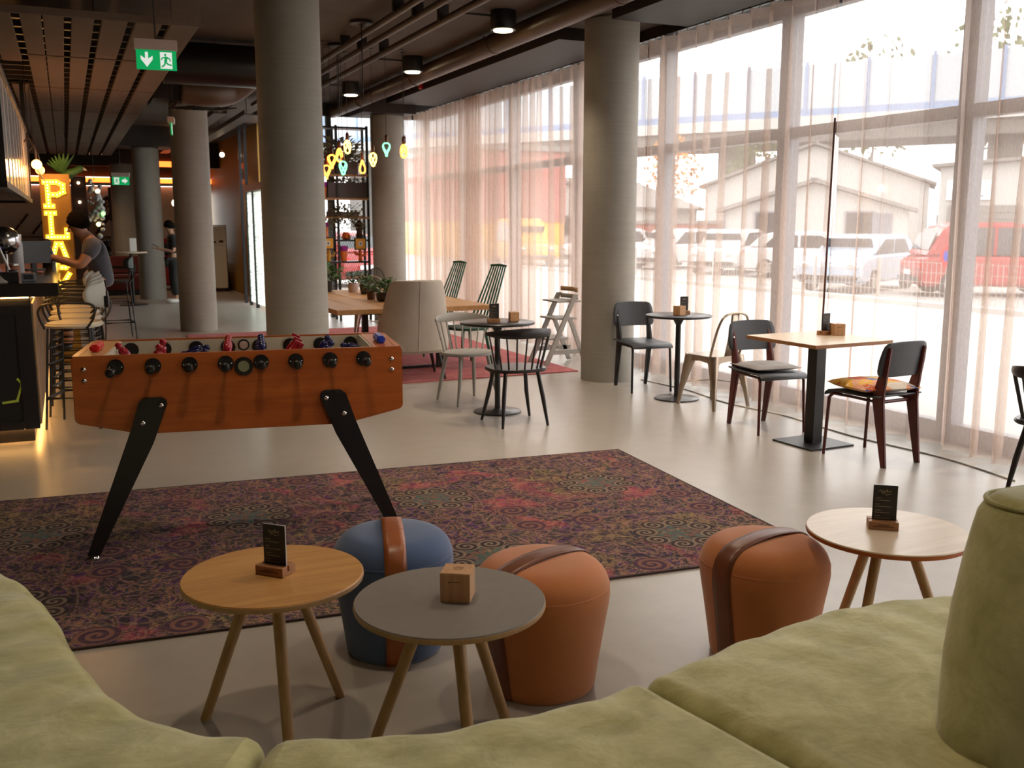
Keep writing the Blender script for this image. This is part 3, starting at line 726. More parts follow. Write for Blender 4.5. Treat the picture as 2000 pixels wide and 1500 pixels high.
for (a, b, sd, nm) in ((0, ia, 1, 110), (ia, ib, 2, 60), (ib, len(path)-1, 3, 110)):
    sweep(a, b, 0, .80, .20, .425, .055, .012, .045, nm, .004, .007, sd).build('seat_cushion', 'velvet', sofa, smooth=60)
    sweep(a, b, .05, .76, .05, .198, .01, 0, .012, 60, .002).build('base', 'velvet', sofa, smooth=60)
    sweep(a, b, .12, .70, .0, .048, .005, 0, .006, 40, .002).build('plinth', 'soft_black', sofa, smooth=60)
# backrest block with rounded end and piping
bp = spline([(1.82, 1.37, 0), (2.15, 1.35, 0), (2.5, 1.26, 0), (2.9, 1.06, 0), (3.2, .8, 0)], 8)
def back_sec(i, grow=0):
    p = bp[i]; tg = (bp[min(i+1, len(bp)-1)]-bp[max(i-1, 0)]).normalized(); return p, tg, Vector((tg.y, -tg.x, 0))
mb = MB(); rows = []
zs = [.40, .41, .43, .50, .6, .7, .8, .87, .91, .935, .95, .955]
p0, tg0, n0 = back_sec(0); half = .14
outline = []
for i in range(len(bp)-1, 0, -1):
    p, tg, nr = back_sec(i); outline.append((p-nr*half, -nr))
for a in range(1, 18):
    th = PI*a/18; d = -n0*math.cos(th)-tg0*math.sin(th); outline.append((p0+d*half, d))
for i in range(1, len(bp)):
    p, tg, nr = back_sec(i); outline.append((p+nr*half, nr))
def bk(i, j):
    q, d = outline[j]; z = zs[i]; ins = 0
    if z > .90: ins = .055-math.sqrt(max(0, .055**2-(z-.90)**2))
    if z < .43: ins = (.43-z)*.8
    bulge = .018*math.sin(PI*min(1, max(0, (z-.42)/.5)))
    lean = Vector((.26, .16, 0))*(z-.42); ins += .03*(z-.42)/.5
    v_ = q+d*(bulge-ins)+lean; return (v_.x, v_.y, z)
mb.grid(bk, len(zs), len(outline)); no = len(outline)
mb.f += [tuple((len(zs)-1)*no+j for j in range(no))]
bk_o = mb.build('backrest', 'velvet', sofa, smooth=60)
def ridge(zi): return [Vector(bk(zi, j)) for j in range(no)]
MB().tube([p+Vector((0, 0, .004)) for p in ridge(9)], .006, 8).build('piping', 'velvet', bk_o)
jj = len(bp)-1+15
MB().tube([Vector(bk(i, jj))+outline[jj][1]*.002 for i in range(2, 10)], .005, 8).build('seam', 'velvet', bk_o)

# ================================================================ low round tables with tripod legs
def low_table(lab, x, y, topm, edgem, angs, h=.50, d=.55):
    t = thing('low_side_table', lab, 'side table', (x, y, 0), 0, 'low three-legged side tables')
    tp = MB().lathe([(d/2-.012, h-.021), (d/2-.002, h-.018), (d/2, h-.012), (d/2-.001, h-.004)], 72).build('table_underside', edgem, t, smooth=50)
    MB().lathe([(d/2-.002, h-.0038), (d/2-.004, h)], 72).build('table_top', topm, t, smooth=30)
    for a in angs:
        c_, s_ = math.cos(R(a)), math.sin(R(a))
        MB().tube([(c_*.25, s_*.25, .0), (c_*.07, s_*.07, h-.0215)], [.0165, .019], 8).build('leg', 'oakleg', t, smooth=50)
    MB().tube([(math.cos(R(angs[0]))*.075, math.sin(R(angs[0]))*.075, h-.045), (0, 0, h-.045), (math.cos(R(angs[1]))*.075, math.sin(R(angs[1]))*.075, h-.045)], .012, 8).build('leg_bracket', 'oakleg', t)
    return t
# world angle = camera angle - 24.4 deg
low_table('low round oak side table with a menu card beside the blue pouf', .511, 2.90, 'oak', 'oakleg', [26, 146, 266])
low_table('low round side table with grey linoleum top and a wooden cube', .932, 2.485, 'lino', 'oakleg', [24, 144, 264])
low_table('low round pale oak side table beside the sofa backrest', 2.557, 2.448, 'oakpale', 'teak', [85, 205, 325])

def menu_holder(lab, x, y, z, rz, name='menu_holder'):
    t = thing(name, lab, 'menu holder', (x, y, z), rz, 'wooden menu holders with black cards')
    b = MB().prism([(-.034, 0), (.034, 0), (.034, .03), (.0, .03), (.0, .012), (-.006, .012), (-.006, .03), (-.034, .03)], -.05, .05, 'yz').build('block', 'blockwood', t, smooth=0, bevel=.0015, seg=1)
    MB().bx(-.036, .034, -.0347, -.0342, .012, .0145).bx(-.02, .02, -.0347, -.0342, .018, .02).build('burnt_lettering', 'burnt', b, smooth=0)['kind'] = 'stuff'
    c_ = MB().bx(-.037, .043, -.0052, -.0008, .0125, .155).build('card', 'card', t, smooth=0)
    MB().bx(.0431, .0442, -.0052, -.0008, .0125, .155).bx(-.037, .0442, -.0052, -.0008, .1551, .1562).build('card_edge', 'cardedge', c_, smooth=0)
    MB().tube(spline([(-.018, -.0056, .131), (-.013, -.0056, .138), (-.009, -.0056, .128), (-.003, -.0056, .136), (.003, -.0056, .131), (.008, -.0056, .141), (.01, -.0056, .13), (.018, -.0056, .136), (.022, -.0056, .132)], 5), .0009, 5).tube(spline([(-.008, -.0056, .123), (0, -.0056, .128), (.008, -.0056, .121), (.022, -.0056, .126)], 5), .0008, 5).build('script_lettering', 'gold', c_)
    mb = MB()
    for zz, ww in ((.108, .02), (.1, .05), (.086, .016), (.078, .055), (.064, .022), (.056, .05), (.044, .018), (.036, .052)): mb.bx(-.03, -.03+ww, -.0056, -.0053, zz, zz+.0012)
    mb.build('text_lines', 'gold', c_, smooth=0)['kind'] = 'stuff'
    return t
def cube_block(lab, x, y, z, rz, s=.086):
    t = thing('wooden_cube', lab, 'wooden cube', (x, y, z), rz, 'wooden cubes on the tables')
    b = MB().box((0, 0, s/2), (s, s, s)).build('block', 'cubewood', t, smooth=0, bevel=.002, seg=2)
    h = s/2+.0003
    mb = MB().bx(-.016, .016, -h, -h+.0002, .06, .062).bx(-.018, -.016, -h, -h+.0002, .055, .062)
    mb.bx(-.014, -.002, .004, .007, s+.0001, s+.0003).bx(.002, .016, .004, .007, s+.0001, s+.0003).bx(-.012, .014, -.006, -.003, s+.0001, s+.0003).bx(-.006, .016, .014, .017, s+.0001, s+.0003)
    mb.build('burnt_lettering', 'burnt', b, smooth=0)['kind'] = 'stuff'; return t
menu_holder('wooden menu holder with black card on the low oak table', .519, 2.905, .5, R(-47))
cube_block('wooden cube with burnt lettering on the grey low table', .957, 2.487, .5, R(-32))
menu_holder('wooden menu holder with black card on the pale low table by the sofa', 2.56, 2.475, .5, R(-38))

# ================================================================ poufs
def pouf(lab, x, y, rz, m, lm, h=.46, r=.222):
    t = thing('strap_pouf', lab, 'pouf', (x, y, 0), rz, 'poufs with leather straps')
    ctrl = [(.165, .0), (.176, .012), (.188, .10), (.205, .22), (.217, .30), (.2215, .345), (.217, .385), (.205, .415), (.182, .44), (.15, .455), (.10, .462), (.05, .465), (0.0, .466)]
    pr = [(p.x, p.y) for p in spline([(a, b, 0) for a, b in ctrl], 4)]
    b = MB().lathe([(a*r/.2215, c_*h/.466) for a, c_ in pr], 64).build('body', m, t, smooth=80)
    MB().tube([(math.cos(2*PI*i/64)*r*.988, math.sin(2*PI*i/64)*r*.988, .375*h/.466) for i in range(64)], .0022, 6, True).build('seam', m, b)
    half = [(a*r/.2215+.002, c_*h/.466) for a, c_ in pr]
    line = [(-a, z) for a, z in half[2:]]+[(a, z) for a, z in reversed(half[2:-1])]
    wv = .038
    def f(i, j):
        a, z = line[i]; yy = (-wv, -wv*.5, 0, wv*.5, wv)[j]
        rr = math.sqrt(max(0, (abs(a)+.0)**2-yy*yy)) if abs(a) > wv*1.5 else abs(a)
        lift = .002 + .006*max(0, math.cos(PI*a/.30))*(1 if z > .44*h/.466 else 0)
        zz = z+lift-yy*yy*.9*(1 if z > .4 else 0)
        return (math.copysign(rr, a) if a else 0, yy, zz)
    o = MB().grid(f, len(line), 5).build('strap', lm, t, smooth=80)
    sm = o.modifiers.new('thickness', 'SOLIDIFY'); sm.thickness = .004; sm.offset = 1
    return t
pouf('dark blue pouf with a tan leather strap over its top', 1.02, 3.31, R(75), 'bluefab', 'leather')
pouf('rust orange pouf standing behind the grey low table', 1.395, 2.83, R(20), 'orangefab', 'leatherdk', .45, .232)
pouf('rust orange pouf standing alone in front of the sofa', 2.235, 2.705, R(12), 'orangefab', 'leatherdk', .445, .232)

# ================================================================ foosball table
F = thing('foosball_table', 'wooden foosball table with black splayed legs and red and blue players', 'foosball table', (.78, 5.005, 0), R(-9.3))
Lh, Dh, ZT = .755, .33, .965
pan = [(-Lh, ZT), (-Lh, .675), (-Lh+.006, .66), (-Lh+.02, .652), (-.47, .592), (.47, .592), (Lh-.02, .652), (Lh-.006, .66), (Lh, .675), (Lh, ZT-.02), (Lh-.006, ZT-.006), (Lh-.02, ZT), (-Lh+.02, ZT)]
pan[0] = (-Lh, ZT-.02); pan.insert(0, (-Lh+.006, ZT-.006)); 
pan = [(-Lh+.02, ZT), (-Lh+.006, ZT-.006), (-Lh, ZT-.02), (-Lh, .675), (-Lh+.006, .66), (-Lh+.02, .652), (-.47, .592), (.47, .592), (Lh-.02, .652), (Lh-.006, .66), (Lh, .675), (Lh, ZT-.02), (Lh-.006, ZT-.006), (Lh-.02, ZT)]
MB().prism(pan, -Dh, -Dh+.028).build('front_panel', 'teak', F, smooth=0, bevel=.003)
MB().prism(pan, Dh-.028, Dh).build('back_panel', 'teak', F, smooth=0, bevel=.003)
for s in (-1, 1):
    MB().bx(min(s*(Lh-.002), s*(Lh-.03)), max(s*(Lh-.002), s*(Lh-.03)), -Dh+.029, Dh-.029, .66, ZT-.002).build('end_panel', 'teak', F, smooth=0)
    x0, x1 = sorted((s*(Lh-.031), s*(Lh-.135))); MB().bx(x0, x1, -Dh+.029, Dh-.029, .90, ZT-.003).build('end_ledge', 'tabletop' if s < 0 else 'teak', F, smooth=0)
    x0, x1 = sorted((s*(Lh-.136), s*(Lh-.146))); MB().bx(x0, x1, -Dh+.034, Dh-.034, .80, ZT-.006).build('goal_wall', 'fieldcream', F, smooth=0)
    sc = MB().bx(-.021, .021, -.09, .09, 0, .036).xf((s*(Lh-.08), -.08, ZT-.0025), (0, 0, 0)).build('score_slider', 'red' if s < 0 else 'blue', F, bevel=.008)
for s in (-1, 1): 
    y0, y1 = sorted((s*(Dh-.0285), s*(Dh-.033))); MB().bx(-Lh+.147, Lh-.147, y0, y1, .80, ZT-.008).build('inner_wall', 'fieldcream', F, smooth=0)
MB().bx(-Lh+.147, Lh-.147, -Dh+.034, Dh-.034, .79, .80).build('playfield', 'fieldcream', F, smooth=0)
MB().bx(-Lh+.03, Lh-.03, -Dh+.03, Dh-.03, .655, .67).build('bottom_board', 'teak', F, smooth=0)
counts = [1, 2, 3, 5, 5, 3, 2, 1]; cols = ['redfig', 'redfig', 'navyfig', 'redfig', 'navyfig', 'redfig', 'navyfig', 'navyfig']
tilt = [-35, 12, 75, 5, 8, -150, 25, -75]
outl = [.15, .09, .07, .10, .07, .10, .09, .09]
fig = {}
def player_mesh(c):
    mb = MB(); mb.lathe([(.006, -.075), (.011, -.07), (.011, -.06), (.008, -.05), (.012, -.03), (.016, -.01), (.0165, .01), (.014, .022), (.008, .028), (.011, .036), (.0125, .044), (.010, .053), (.004, .058)], 12, sx=1.0, sy=.8); mb.box((.006, 0, -.074), (.03, .02, .012)); mb.xf((0, 0, .012), sc=(1.45, 1.45, 1.1))
    return mb
for i in range(8):
    x = -.565+i*1.13/7; zr = .912
    rod = MB().cyl((0, 0, 0), .008, .86, 12, 'y').build('rod', 'chrome', F, loc=(x, -.06-outl[i]+.1, zr))
    for s in (-1, 1):
        b = MB().cyl((x, s*(Dh+.006), zr), .036, .014, 24, 'y').build('rod_bearing', 'soft_black', F, bevel=.003)
        for q in (-1, 1): MB().sphere((x+q*.026, s*(Dh+.0135), zr), .004, 8).build('bearing_screw', 'chrome', b)
        MB().cyl((x, s*(Dh-.037), zr), .038, .008, 24, 'y').build('inner_bearing', 'soft_black', F)
    yh = -Dh-outl[i]
    MB().lathe([(.010, 0), (.012, .012), (.0125, .05), (.016, .065), (.021, .085), (.022, .1), (.018, .113), (.008, .118)], 16).xf((x, yh+.045, zr), (R(90), 0, 0)).build('handle', 'soft_black', F)
    n = counts[i]; sp = {1: 0, 2: .22, 3: .17, 5: .105}[n]
    for j in range(n):
        yy = (j-(n-1)/2)*sp + (.08 if n == 1 else .0)
        if cols[i] not in fig: 
            o = player_mesh(cols[i]).build('player_figure', cols[i], F); fig[cols[i]] = o
        else:
            o = fig[cols[i]].copy(); C.objects.link(o); o.parent = F
        o.location = (x, yy, zr); o.rotation_euler = (0, R(tilt[i]), 0)
rg = MB().cyl((.0, -Dh-.003, .895), .044, .012, 32, 'y').build('ball_window', 'soft_black', F, bevel=.003); MB().cyl((.0, -Dh-.0095, .895), .026, .004, 24, 'y').build('ball_window_glass', flat('greenish_badge', (.22, .24, .14), .3), rg)
rg = MB().cyl((.0, Dh-.037, .922), .03, .008, 28, 'y').build('ball_window', 'soft_black', F); MB().cyl((.0, Dh-.043, .922), .022, .004, 24, 'y').build('ball_window_glass', 'pinkpot', rg)
MB().sphere((.50, .1, .815), .0165, 14).build('ball', 'white', F)
for s in (-1, 1):
    for z in (.905, .853): MB().sphere((s*(Lh-.052), -Dh-.002, z), .0115, 12, (1, .6, 1)).build('bolt', 'chrome', F)
for sx in (-1, 1):
    for sy in (-1, 1):
        P = [(-.355, .755), (-.375, .765), (-.45, .765), (-.475, .745), (-.515, .62), (-.742, .028), (-.685, .028), (-.42, .55), (-.35, .735)]
        if sx > 0: P = [(-a, b) for a, b in P]
        y0, y1 = sorted((sy*(Dh+.001), sy*(Dh+.026)))
        lg = MB().prism(P, y0, y1).build('leg', 'soft_black', F, smooth=0, bevel=.003)
        for (bx_, bz) in ((-.378, .728), (-.462, .648)): MB().sphere(((bx_ if sx < 0 else -bx_), sy*(Dh+.027), bz), .0125, 12, (1, .5, 1)).build('bolt', 'chrome', lg)
        MB().lathe([(.022, .0105), (.024, .016), (.02, .024), (.01, .03)], 20, ((-.714 if sx < 0 else .714), sy*(Dh+.013), 0)).build('levelling_foot', 'chrome', lg)

# ================================================================ bistro tables
def round_table(lab, x, y, d, h=.76, base=.2):
    t = thing('bistro_table', lab, 'table', (x, y, 0), 0, 'round dark bistro tables')
    MB().lathe([(d/2-.006, h-.02), (d/2, h-.016), (d/2, h-.003), (d/2-.004, h)], 56).build('table_top', 'blacksatin', t, smooth=40)
    MB().cyl((0, 0, (h-.02+.02)/2), .024, h-.041, 20).build('pole', 'black', t)
    MB().lathe([(base, .0), (base, .010), (base-.01, .014), (.05, .018), (.03, .03)], 48).build('base_plate', 'blacksatin', t, smooth=40)
    MB().lathe([(.024, h-.09), (.05, h-.04), (.11, h-.0205)], 20).build('top_bracket', 'black', t)
round_table('round dark bistro table between the grey and the black spindle chairs', 3.21, 7.37, .62)
round_table('small round dark bistro table beside the curtain column', 4.93, 7.27, .585)
menu_holder('wooden menu holder with black card on the bistro table of spindle chairs', 3.16, 7.33, .76, R(-15)); cube_block('small wooden cube on the bistro table of spindle chairs', 3.36, 7.37, .76, R(-10), .075)
menu_holder('wooden menu holder with black card on the bistro table by the column', 5.02, 7.33, .76, R(-5)); cube_block('small wooden cube on the bistro table by the column', 4.93, 7.26, .76, R(15), .08)
t = thing('square_table', 'square pale top table on a single black post near the curtain', 'table', (4.80, 5.34, 0), R(2))
MB().bx(-.35, .35, -.35, .35, .74, .7655).build('table_top', 'oakpale', t, smooth=0, bevel=.002)
MB().bx(-.351, .351, -.3515, -.3502, .741, .764).bx(-.3515, -.3502, -.35, .35, .741, .764).build('edge_banding', 'blockwood', t, smooth=0)
MB().bx(-.045, .045, -.045, .045, .0125, .735).build('post', 'black', t, smooth=0, bevel=.003)
MB().bx(-.2, .2, -.2, .2, 0, .012).build('base_plate', 'black', t, smooth=0, bevel=.002)
MB().bx(-.17, .17, -.17, .17, .7355, .7399).build('top_bracket', 'black', t, smooth=0)
menu_holder('wooden menu holder with black card on the square table', 4.97, 5.46, .7657, R(10)); cube_block('small wooden cube on the square table next to its menu holder', 5.03, 5.40, .7657, R(-20), .085)

# ================================================================ plywood chairs with tapered rear legs
def ply_chair(lab, x, y, rz, metal):
    t = thing('plywood_chair', lab, 'chair', (x, y, 0), rz, 'plywood chairs with tapered rear legs')
    prof = [(-.2, .468), (-.1, .456), (.08, .455), (.18, .458), (.225, .453), (.252, .436), (.26, .415)]
    low = [(a, b-.011) for a, b in prof[:-2]]+[(.243, .43), (.25, .413)]
    MB().prism(prof+low[::-1], -.205, .205, 'yz').build('seat', 'darkply', t, smooth=50, bevel=.003, seg=1)
    sh = rrect(.42, .225, .045, 6)
    # back shell: curved around z axis, tilted
    def bp_(u, v_): return (u, -.215+.10*u*u/.05*.25-.16*v_ , .70+v_)
    nx, nz = 15, 7
    mb = MB(); rows = []
    def edgew(v_): 
        q = max(0, abs(v_)-.068); return .21-(.045-math.sqrt(max(0, .045**2-q*q)))-(.0 if v_ < 0 else .02*v_/.11)
    def top(u): return .0
    vs = [-.112, -.108, -.095, -.07, 0, .06, .09, .105, .112]
    mb.grid(lambda i, j: bp_((-1+2*j/(nx-1))*edgew(vs[i]), vs[i]+(.006*(1-(-1+2*j/(nx-1))**2) if vs[i] > 0 else 0)), len(vs), nx)
    o = mb.build('backrest', 'darkply', t, smooth=80); m = o.modifiers.new('thickness', 'SOLIDIFY'); m.thickness = .011; m.offset = 1
    for s in (-1, 1):
        P = [(-.252, 0), (-.215, 0), (-.118, .43), (-.135, .52), (-.222, .78), (-.246, .78), (-.21, .5), (-.208, .42)]
        x0, x1 = sorted((s*.145, s*.172))
        lg = MB().prism(P, x0, x1, 'yz').build('leg', metal, t, smooth=0, bevel=.006)
        MB().bx(min(x0, x1)+.003, max(x0, x1)-.003, -.25, -.218, -.0, .012).build('foot_cap', 'soft_black', lg)
        MB().tube([(s*.185, .2, .425), (s*.19, .222, .40), (s*.2, .24, .0)], [.012, .012, .0105], 10).build('leg', metal, t)
        MB().tube([(s*.16, -.15, .42), (s*.178, .05, .428), (s*.185, .2, .428)], .010, 8).build('side_rail', metal, t)
        MB().sphere((s*.17, -.188, .69), .0085, 10, (1, .4, 1)).build('bolt', 'chrome', o)
    MB().tube([(-.185, .2, .428), (.185, .2, .428)], .010, 8).tube([(-.15, -.15, .415), (.15, -.15, .415)], .012, 8).build('cross_rail', metal, t)
    return t
ply_chair('black plywood chair with black metal legs in front of the curtain column', 4.93, 7.88, R(180-7), 'black')
ply_chair('plywood chair with oxblood legs and a grey seat pad', 4.82, 5.92, R(180-5), 'redmetal')
ply_chair('plywood chair with oxblood legs and a colourful patterned cushion', 4.86, 4.83, R(4), 'redmetal')
def cushion(lab, x, y, z, rz, m, w=.39, d=.38, h=.06, tx=0, name='seat_cushion_pad'):
    t = thing(name, lab, 'cushion', (x, y, z), rz)
    def f(sgn):
        def g(i, j):
            u, v_ = -1+2*i/16, -1+2*j/16
            e = max(0, (1-abs(u)**3)*(1-abs(v_)**3))**.5
            pin = 1-.06*(1-abs(u*v_))
            tuft = -.010*sum(math.exp(-((u-a)**2+(v_-b)**2)/.03) for a in (-.4, .4) for b in (-.4, .4)) if tx else 0
            return (u*w/2*(1-.05*(1-v_*v_)*0-.04*abs(v_)*0), v_*d/2, h/2+sgn*(h/2*e)+tuft*sgn)
        return g
    MB().grid(f(1), 17, 17).grid(f(-1), 17, 17).build('cover', m, t, smooth=80)
    MB().tube([((-1+2*i/12)*w/2, s*d/2, h/2) if q == 0 else (s*w/2, (-1+2*i/12)*d/2, h/2) for q, s in ((0, -1),) for i in range(13)], .004, 6).build('piping', m, t)
    return t
cushion('grey quilted seat pad on the oxblood chair', 4.83, 5.93, .4605, R(175), 'greyquilt', tx=1, h=.05)
k = NT('patterned_cushion_print'); v = k.obj(); vo = k.add('ShaderNodeTexVoronoi'); k.link(v, vo.inputs['Vector']); vo.inputs['Scale'].default_value = 9
pal = k.ramp(vo.outputs['Color'], [(0, (.80, .42, .04)), (.3, (.75, .66, .55)), (.45, (.62, .12, .03)), (.6, (.04, .10, .42)), (.75, (.75, .35, .2)), (.88, (.03, .03, .035))], 'CONSTANT')
ck = k.math('LESS_THAN', k.noise(v, 38, 1), .42); k.color(k.mix(k.math('MULTIPLY', ck, .5), pal, (.7, .62, .5))); k.b.inputs['Roughness'].default_value = .85
cushion('colourful patterned seat cushion on the oxblood chair', 4.855, 4.86, .462, R(-6), k.m, .43, .42, .075)

# ================================================================ stamped steel chair
t = thing('steel_chair', 'bare steel cafe chair with hoop back beside the column bistro table', 'chair', (5.03, 6.86, 0), R(8))
MB().prism(rrect(.36, .35, .05, 5, 0, .0), .44, .452, 'xy').build('seat', 'tolix', t, smooth=30, bevel=.004)
for sx in (-1, 1):
    for sy in (-1, 1):
        MB().tube([(sx*.14, sy*.135, .442), (sx*.158, sy*.16, .34), (sx*.185, sy*.2, .15), (sx*.2, sy*.222, .0)], [.052, .042, .022, .015], 12).build('leg', 'tolix', t)
mb = MB()
for s in (-1, 1):
    arc = [(-.15, .44), (.15, .44), (.15, .36), (.09, .395), (0, .405), (-.09, .395), (-.15, .36)]
    y0, y1 = sorted((s*.165, s*.171)); mb.prism(arc, y0, y1, 'xz'); mb.prism(arc, y0, y1, 'yz')
mb.build('apron', 'tolix', t, smooth=0)
hp = spline([(-.165, -.12, .44), (-.175, -.17, .58), (-.165, -.215, .72), (-.12, -.235, .80), (0, -.24, .825), (.12, -.235, .80), (.165, -.215, .72), (.175, -.17, .58), (.165, -.12, .44)], 5)
MB().tube(hp, .0105, 10).build('back_hoop', 'tolix', t)
sl = MB().grid(lambda i, j: ((-.045+.09*j/4), [-.165, -.2, -.225, -.235][i]-.006*math.sin(PI*j/4), [.452, .60, .72, .815][i]), 4, 5).build('back_slat', 'tolix', t, smooth=80); m = sl.modifiers.new('thickness', 'SOLIDIFY'); m.thickness = .003
for sx in (-1, 1): MB().tube([(sx*.18, -.19, .2), (0, 0, .23), (-sx*.18, .19, .2)], .005, 6).build('brace', 'tolix', t)

# ================================================================ spindle chairs
def spindle_chair(lab, x, y, rz, m):
    t = thing('spindle_chair', lab, 'chair', (x, y, 0), rz, 'low spindle back chairs')
    out = [(.235*math.copysign(abs(math.cos(a))**.75, math.cos(a)), .215*math.copysign(abs(math.sin(a))**.75, math.sin(a))) for a in [2*PI*i/40 for i in range(40)]]
    MB().prism(out, .425, .45, 'xy').build('seat', m, t, smooth=40, bevel=.007)
    for sx in (-1, 1):
        for sy in (-1, 1):
            MB().tube([(sx*.135, sy*.125, .424), (sx*.165, sy*.165, .22), (sx*(.21 if sy > 0 else .19), sy*.205, 0)], [.016, .018, .011], 10).build('leg', m, t)
    arc = []
    for i in range(25):
        a = R(-168+156*i/24); arc.append((.275*math.cos(a), .235*math.sin(a)-.01, a))
    def rl(i, j):
        x_, y_, a = arc[i]; u = abs(-1+2*i/24); hh = .012+.030*(1-u**2.2); th = .006+.008*(1-u**2)
        q = 2*PI*j/10; return (x_+math.cos(a)*th*math.cos(q), y_+math.sin(a)*th*math.cos(q), .735+.025*(1-u**2)*0+hh*math.sin(q)-.01*u)
    mb = MB().grid(rl, 25, 10, False, True); mb.f += [tuple(range(9, -1, -1)), tuple(24*10+j for j in range(10))]
    mb.build('back_rail', m, t, smooth=60)
    for i in range(9):
        a = R(-160+140*i/8); xb, yb = .205*math.cos(a), .185*math.sin(a); MB().tube([(xb, yb, .449), (.272*math.cos(a), .232*math.sin(a)-.01, .72)], [.0075, .0065], 8).build('spindle', m, t)
    return t
spindle_chair('black spindle back chair at the round bistro table, back to the foosball table', 3.16, 6.90, R(-2), 'blacksatin')
spindle_chair('light grey spindle back chair beside the beige armchair', 3.16, 7.93, R(188), 'greychair')
spindle_chair('black spindle back chair next to the curtain behind the sofa', 5.12, 3.67, R(-75), 'blacksatin')

# ================================================================ communal tables, armchair, green chairs, high chair
for lab, x0, x1 in (('long oak communal table with potted plants on it', 2.4, 4.07),):
    t = thing('communal_table', lab, 'table', ((x0+x1)/2, 11.0, 0)); hw = (x1-x0)/2
    for i in range(6):
        a = -hw+2*hw*i/6; MB().bx(a+.001, a+2*hw/6-.001, -1.5, 1.5, .66, .71).build('plank', 'tabletop', t, smooth=0, bevel=.003, seg=1)
    for sy in (-1.02, 1.02):
        for sx in (-1, 1): MB().bx(sx*(hw-.42)-.03, sx*(hw-.42)+.03, sy-.03, sy+.03, .0105, .659).build('leg', 'black', t, smooth=0)
        MB().bx(-hw+.4, hw-.4, sy-.02, sy+.02, .61, .659).build('cross_bar', 'black', t, smooth=0); MB().bx(-hw+.4, hw-.4, sy-.02, sy+.02, .012, .04).build('cross_bar', 'black', t, smooth=0)
t = thing('tub_armchair', 'beige upholstered tub armchair at the communal table, seen from behind', 'armchair', (3.16, 9.42, .0105), R(-8))
def tub(i, j, off=0):
    th = R(-128+256*j/40); v_ = i/11
    c0 = math.cos(th); sm_ = min(1, max(0, (c0-.05)/.60)); hz = .60+.40*sm_*sm_*(3-2*sm_)
    z = .29+(hz-.29)*v_
    rx = .36+.05*v_*(1-.9*v_)-.02*v_; ry = .30+.08*v_
    return ((rx+off)*math.sin(th)*(1-.14*v_*max(0, c0)), -(ry+off)*c0-.02-.05*v_*max(0, c0), z)
o = MB().grid(tub, 12, 41).build('shell', 'beigefab', t, smooth=80); m = o.modifiers.new('thickness', 'SOLIDIFY'); m.thickness = .06; m.offset = -1; m2 = o.modifiers.new('soften', 'BEVEL'); m2.width = .025; m2.segments = 3
MB().tube([Vector(tub(i, 20, .003)) for i in range(12)], .004, 6).build('back_seam', 'beigefab', o)
sc = [(p[0]*.31, p[1]*.31) for p in [(math.copysign(abs(math.cos(a))**.6, math.cos(a)), math.copysign(abs(math.sin(a))**.6, math.sin(a))) for a in [2*PI*i/40 for i in range(40)]]]
MB().prism(sc, .27, .44, 'xy').build('seat_cushion', 'beigefab', t, smooth=50, bevel=.03, seg=3)
for sx in (-1, 1):
    for sy in (-1, 1): MB().tube([(sx*.22, sy*.2, .27), (sx*.28, sy*.26, 0)], [.022, .012], 10).build('leg', 'blockwood' if sx < 0 else 'black', t)
def tall_chair(lab, x, y, rz):
    t = thing('tall_spindle_chair', lab, 'chair', (x, y, .0105), rz, 'green tall spindle chairs')
    out = [(.25*math.copysign(abs(math.cos(a))**.7, math.cos(a)), .22*math.copysign(abs(math.sin(a))**.7, math.sin(a))) for a in [2*PI*i/36 for i in range(36)]]
    MB().prism(out, .40, .425, 'xy').build('seat', 'greenchair', t, smooth=40, bevel=.006)
    for sx in (-1, 1):
        for sy in (-1, 1): MB().tube([(sx*.16, sy*.14, .399), (sx*.22, sy*.2, 0)], [.019, .012], 10).build('leg', 'greenchair', t)
    MB().tube([(-.15, -.43, 1.085), (0, -.445, 1.095), (.15, -.43, 1.085)], [.012, .015, .012], 10).build('top_rail', 'greenchair', t)
    for i in range(7):
        q = -1+2*i/6; MB().tube([(q*.21, -.19+.02*abs(q), .424), (q*.135, -.435, 1.085)], [.011, .009], 8).build('spindle', 'greenchair', t)
    return t
tall_chair('green tall spindle chair at the front corner of the communal table', 3.98, 10.0, R(100)); tall_chair('green tall spindle chair behind the other green chair', 3.92, 11.05, R(99))
o = dup(bpy.data.objects['steel_chair'], (3.75, 13.0, .0105), R(160), 'bare steel cafe chair at the far end of the communal table')
bpy.data.objects['steel_chair']['group'] = o['group'] = 'steel cafe chairs'
t = thing('high_chair', 'grey wooden child high chair behind the curtain column', 'high chair', (5.0, 9.72, .0105), R(90))
for s in (-1, 1):
    MB().prism([(-.30, .0), (-.24, .0), (.12, .78), (.06, .78)], s*.2-.012, s*.2+.012, 'yz').xf((0, 0, 0), (0, 0, PI)).build('post', 'greychair', t, smooth=0, bevel=.003)
    MB().prism([(-.24, .12), (.24, .12), (.24, .17), (-.2, .17)], s*.2-.011, s*.2+.011, 'yz').xf((0, 0, 0), (0, 0, PI)).build('runner', 'greychair', t, smooth=0)
    MB().prism([(.2, 0), (.25, 0), (.05, .5), (.0, .5)], s*.2-.011, s*.2+.011, 'yz').xf((0, 0, 0), (0, 0, PI)).build('strut', 'greychair', t, smooth=0)
for z, y_, d_ in ((.28, .12, .26), (.5, .02, .28), (.69, -.02, .3)): MB().bx(-.188, .188, y_-d_/2, y_+d_/2, z, z+.018).build('foot_plate' if z < .4 else 'seat', 'greychair', t, smooth=0, bevel=.004)
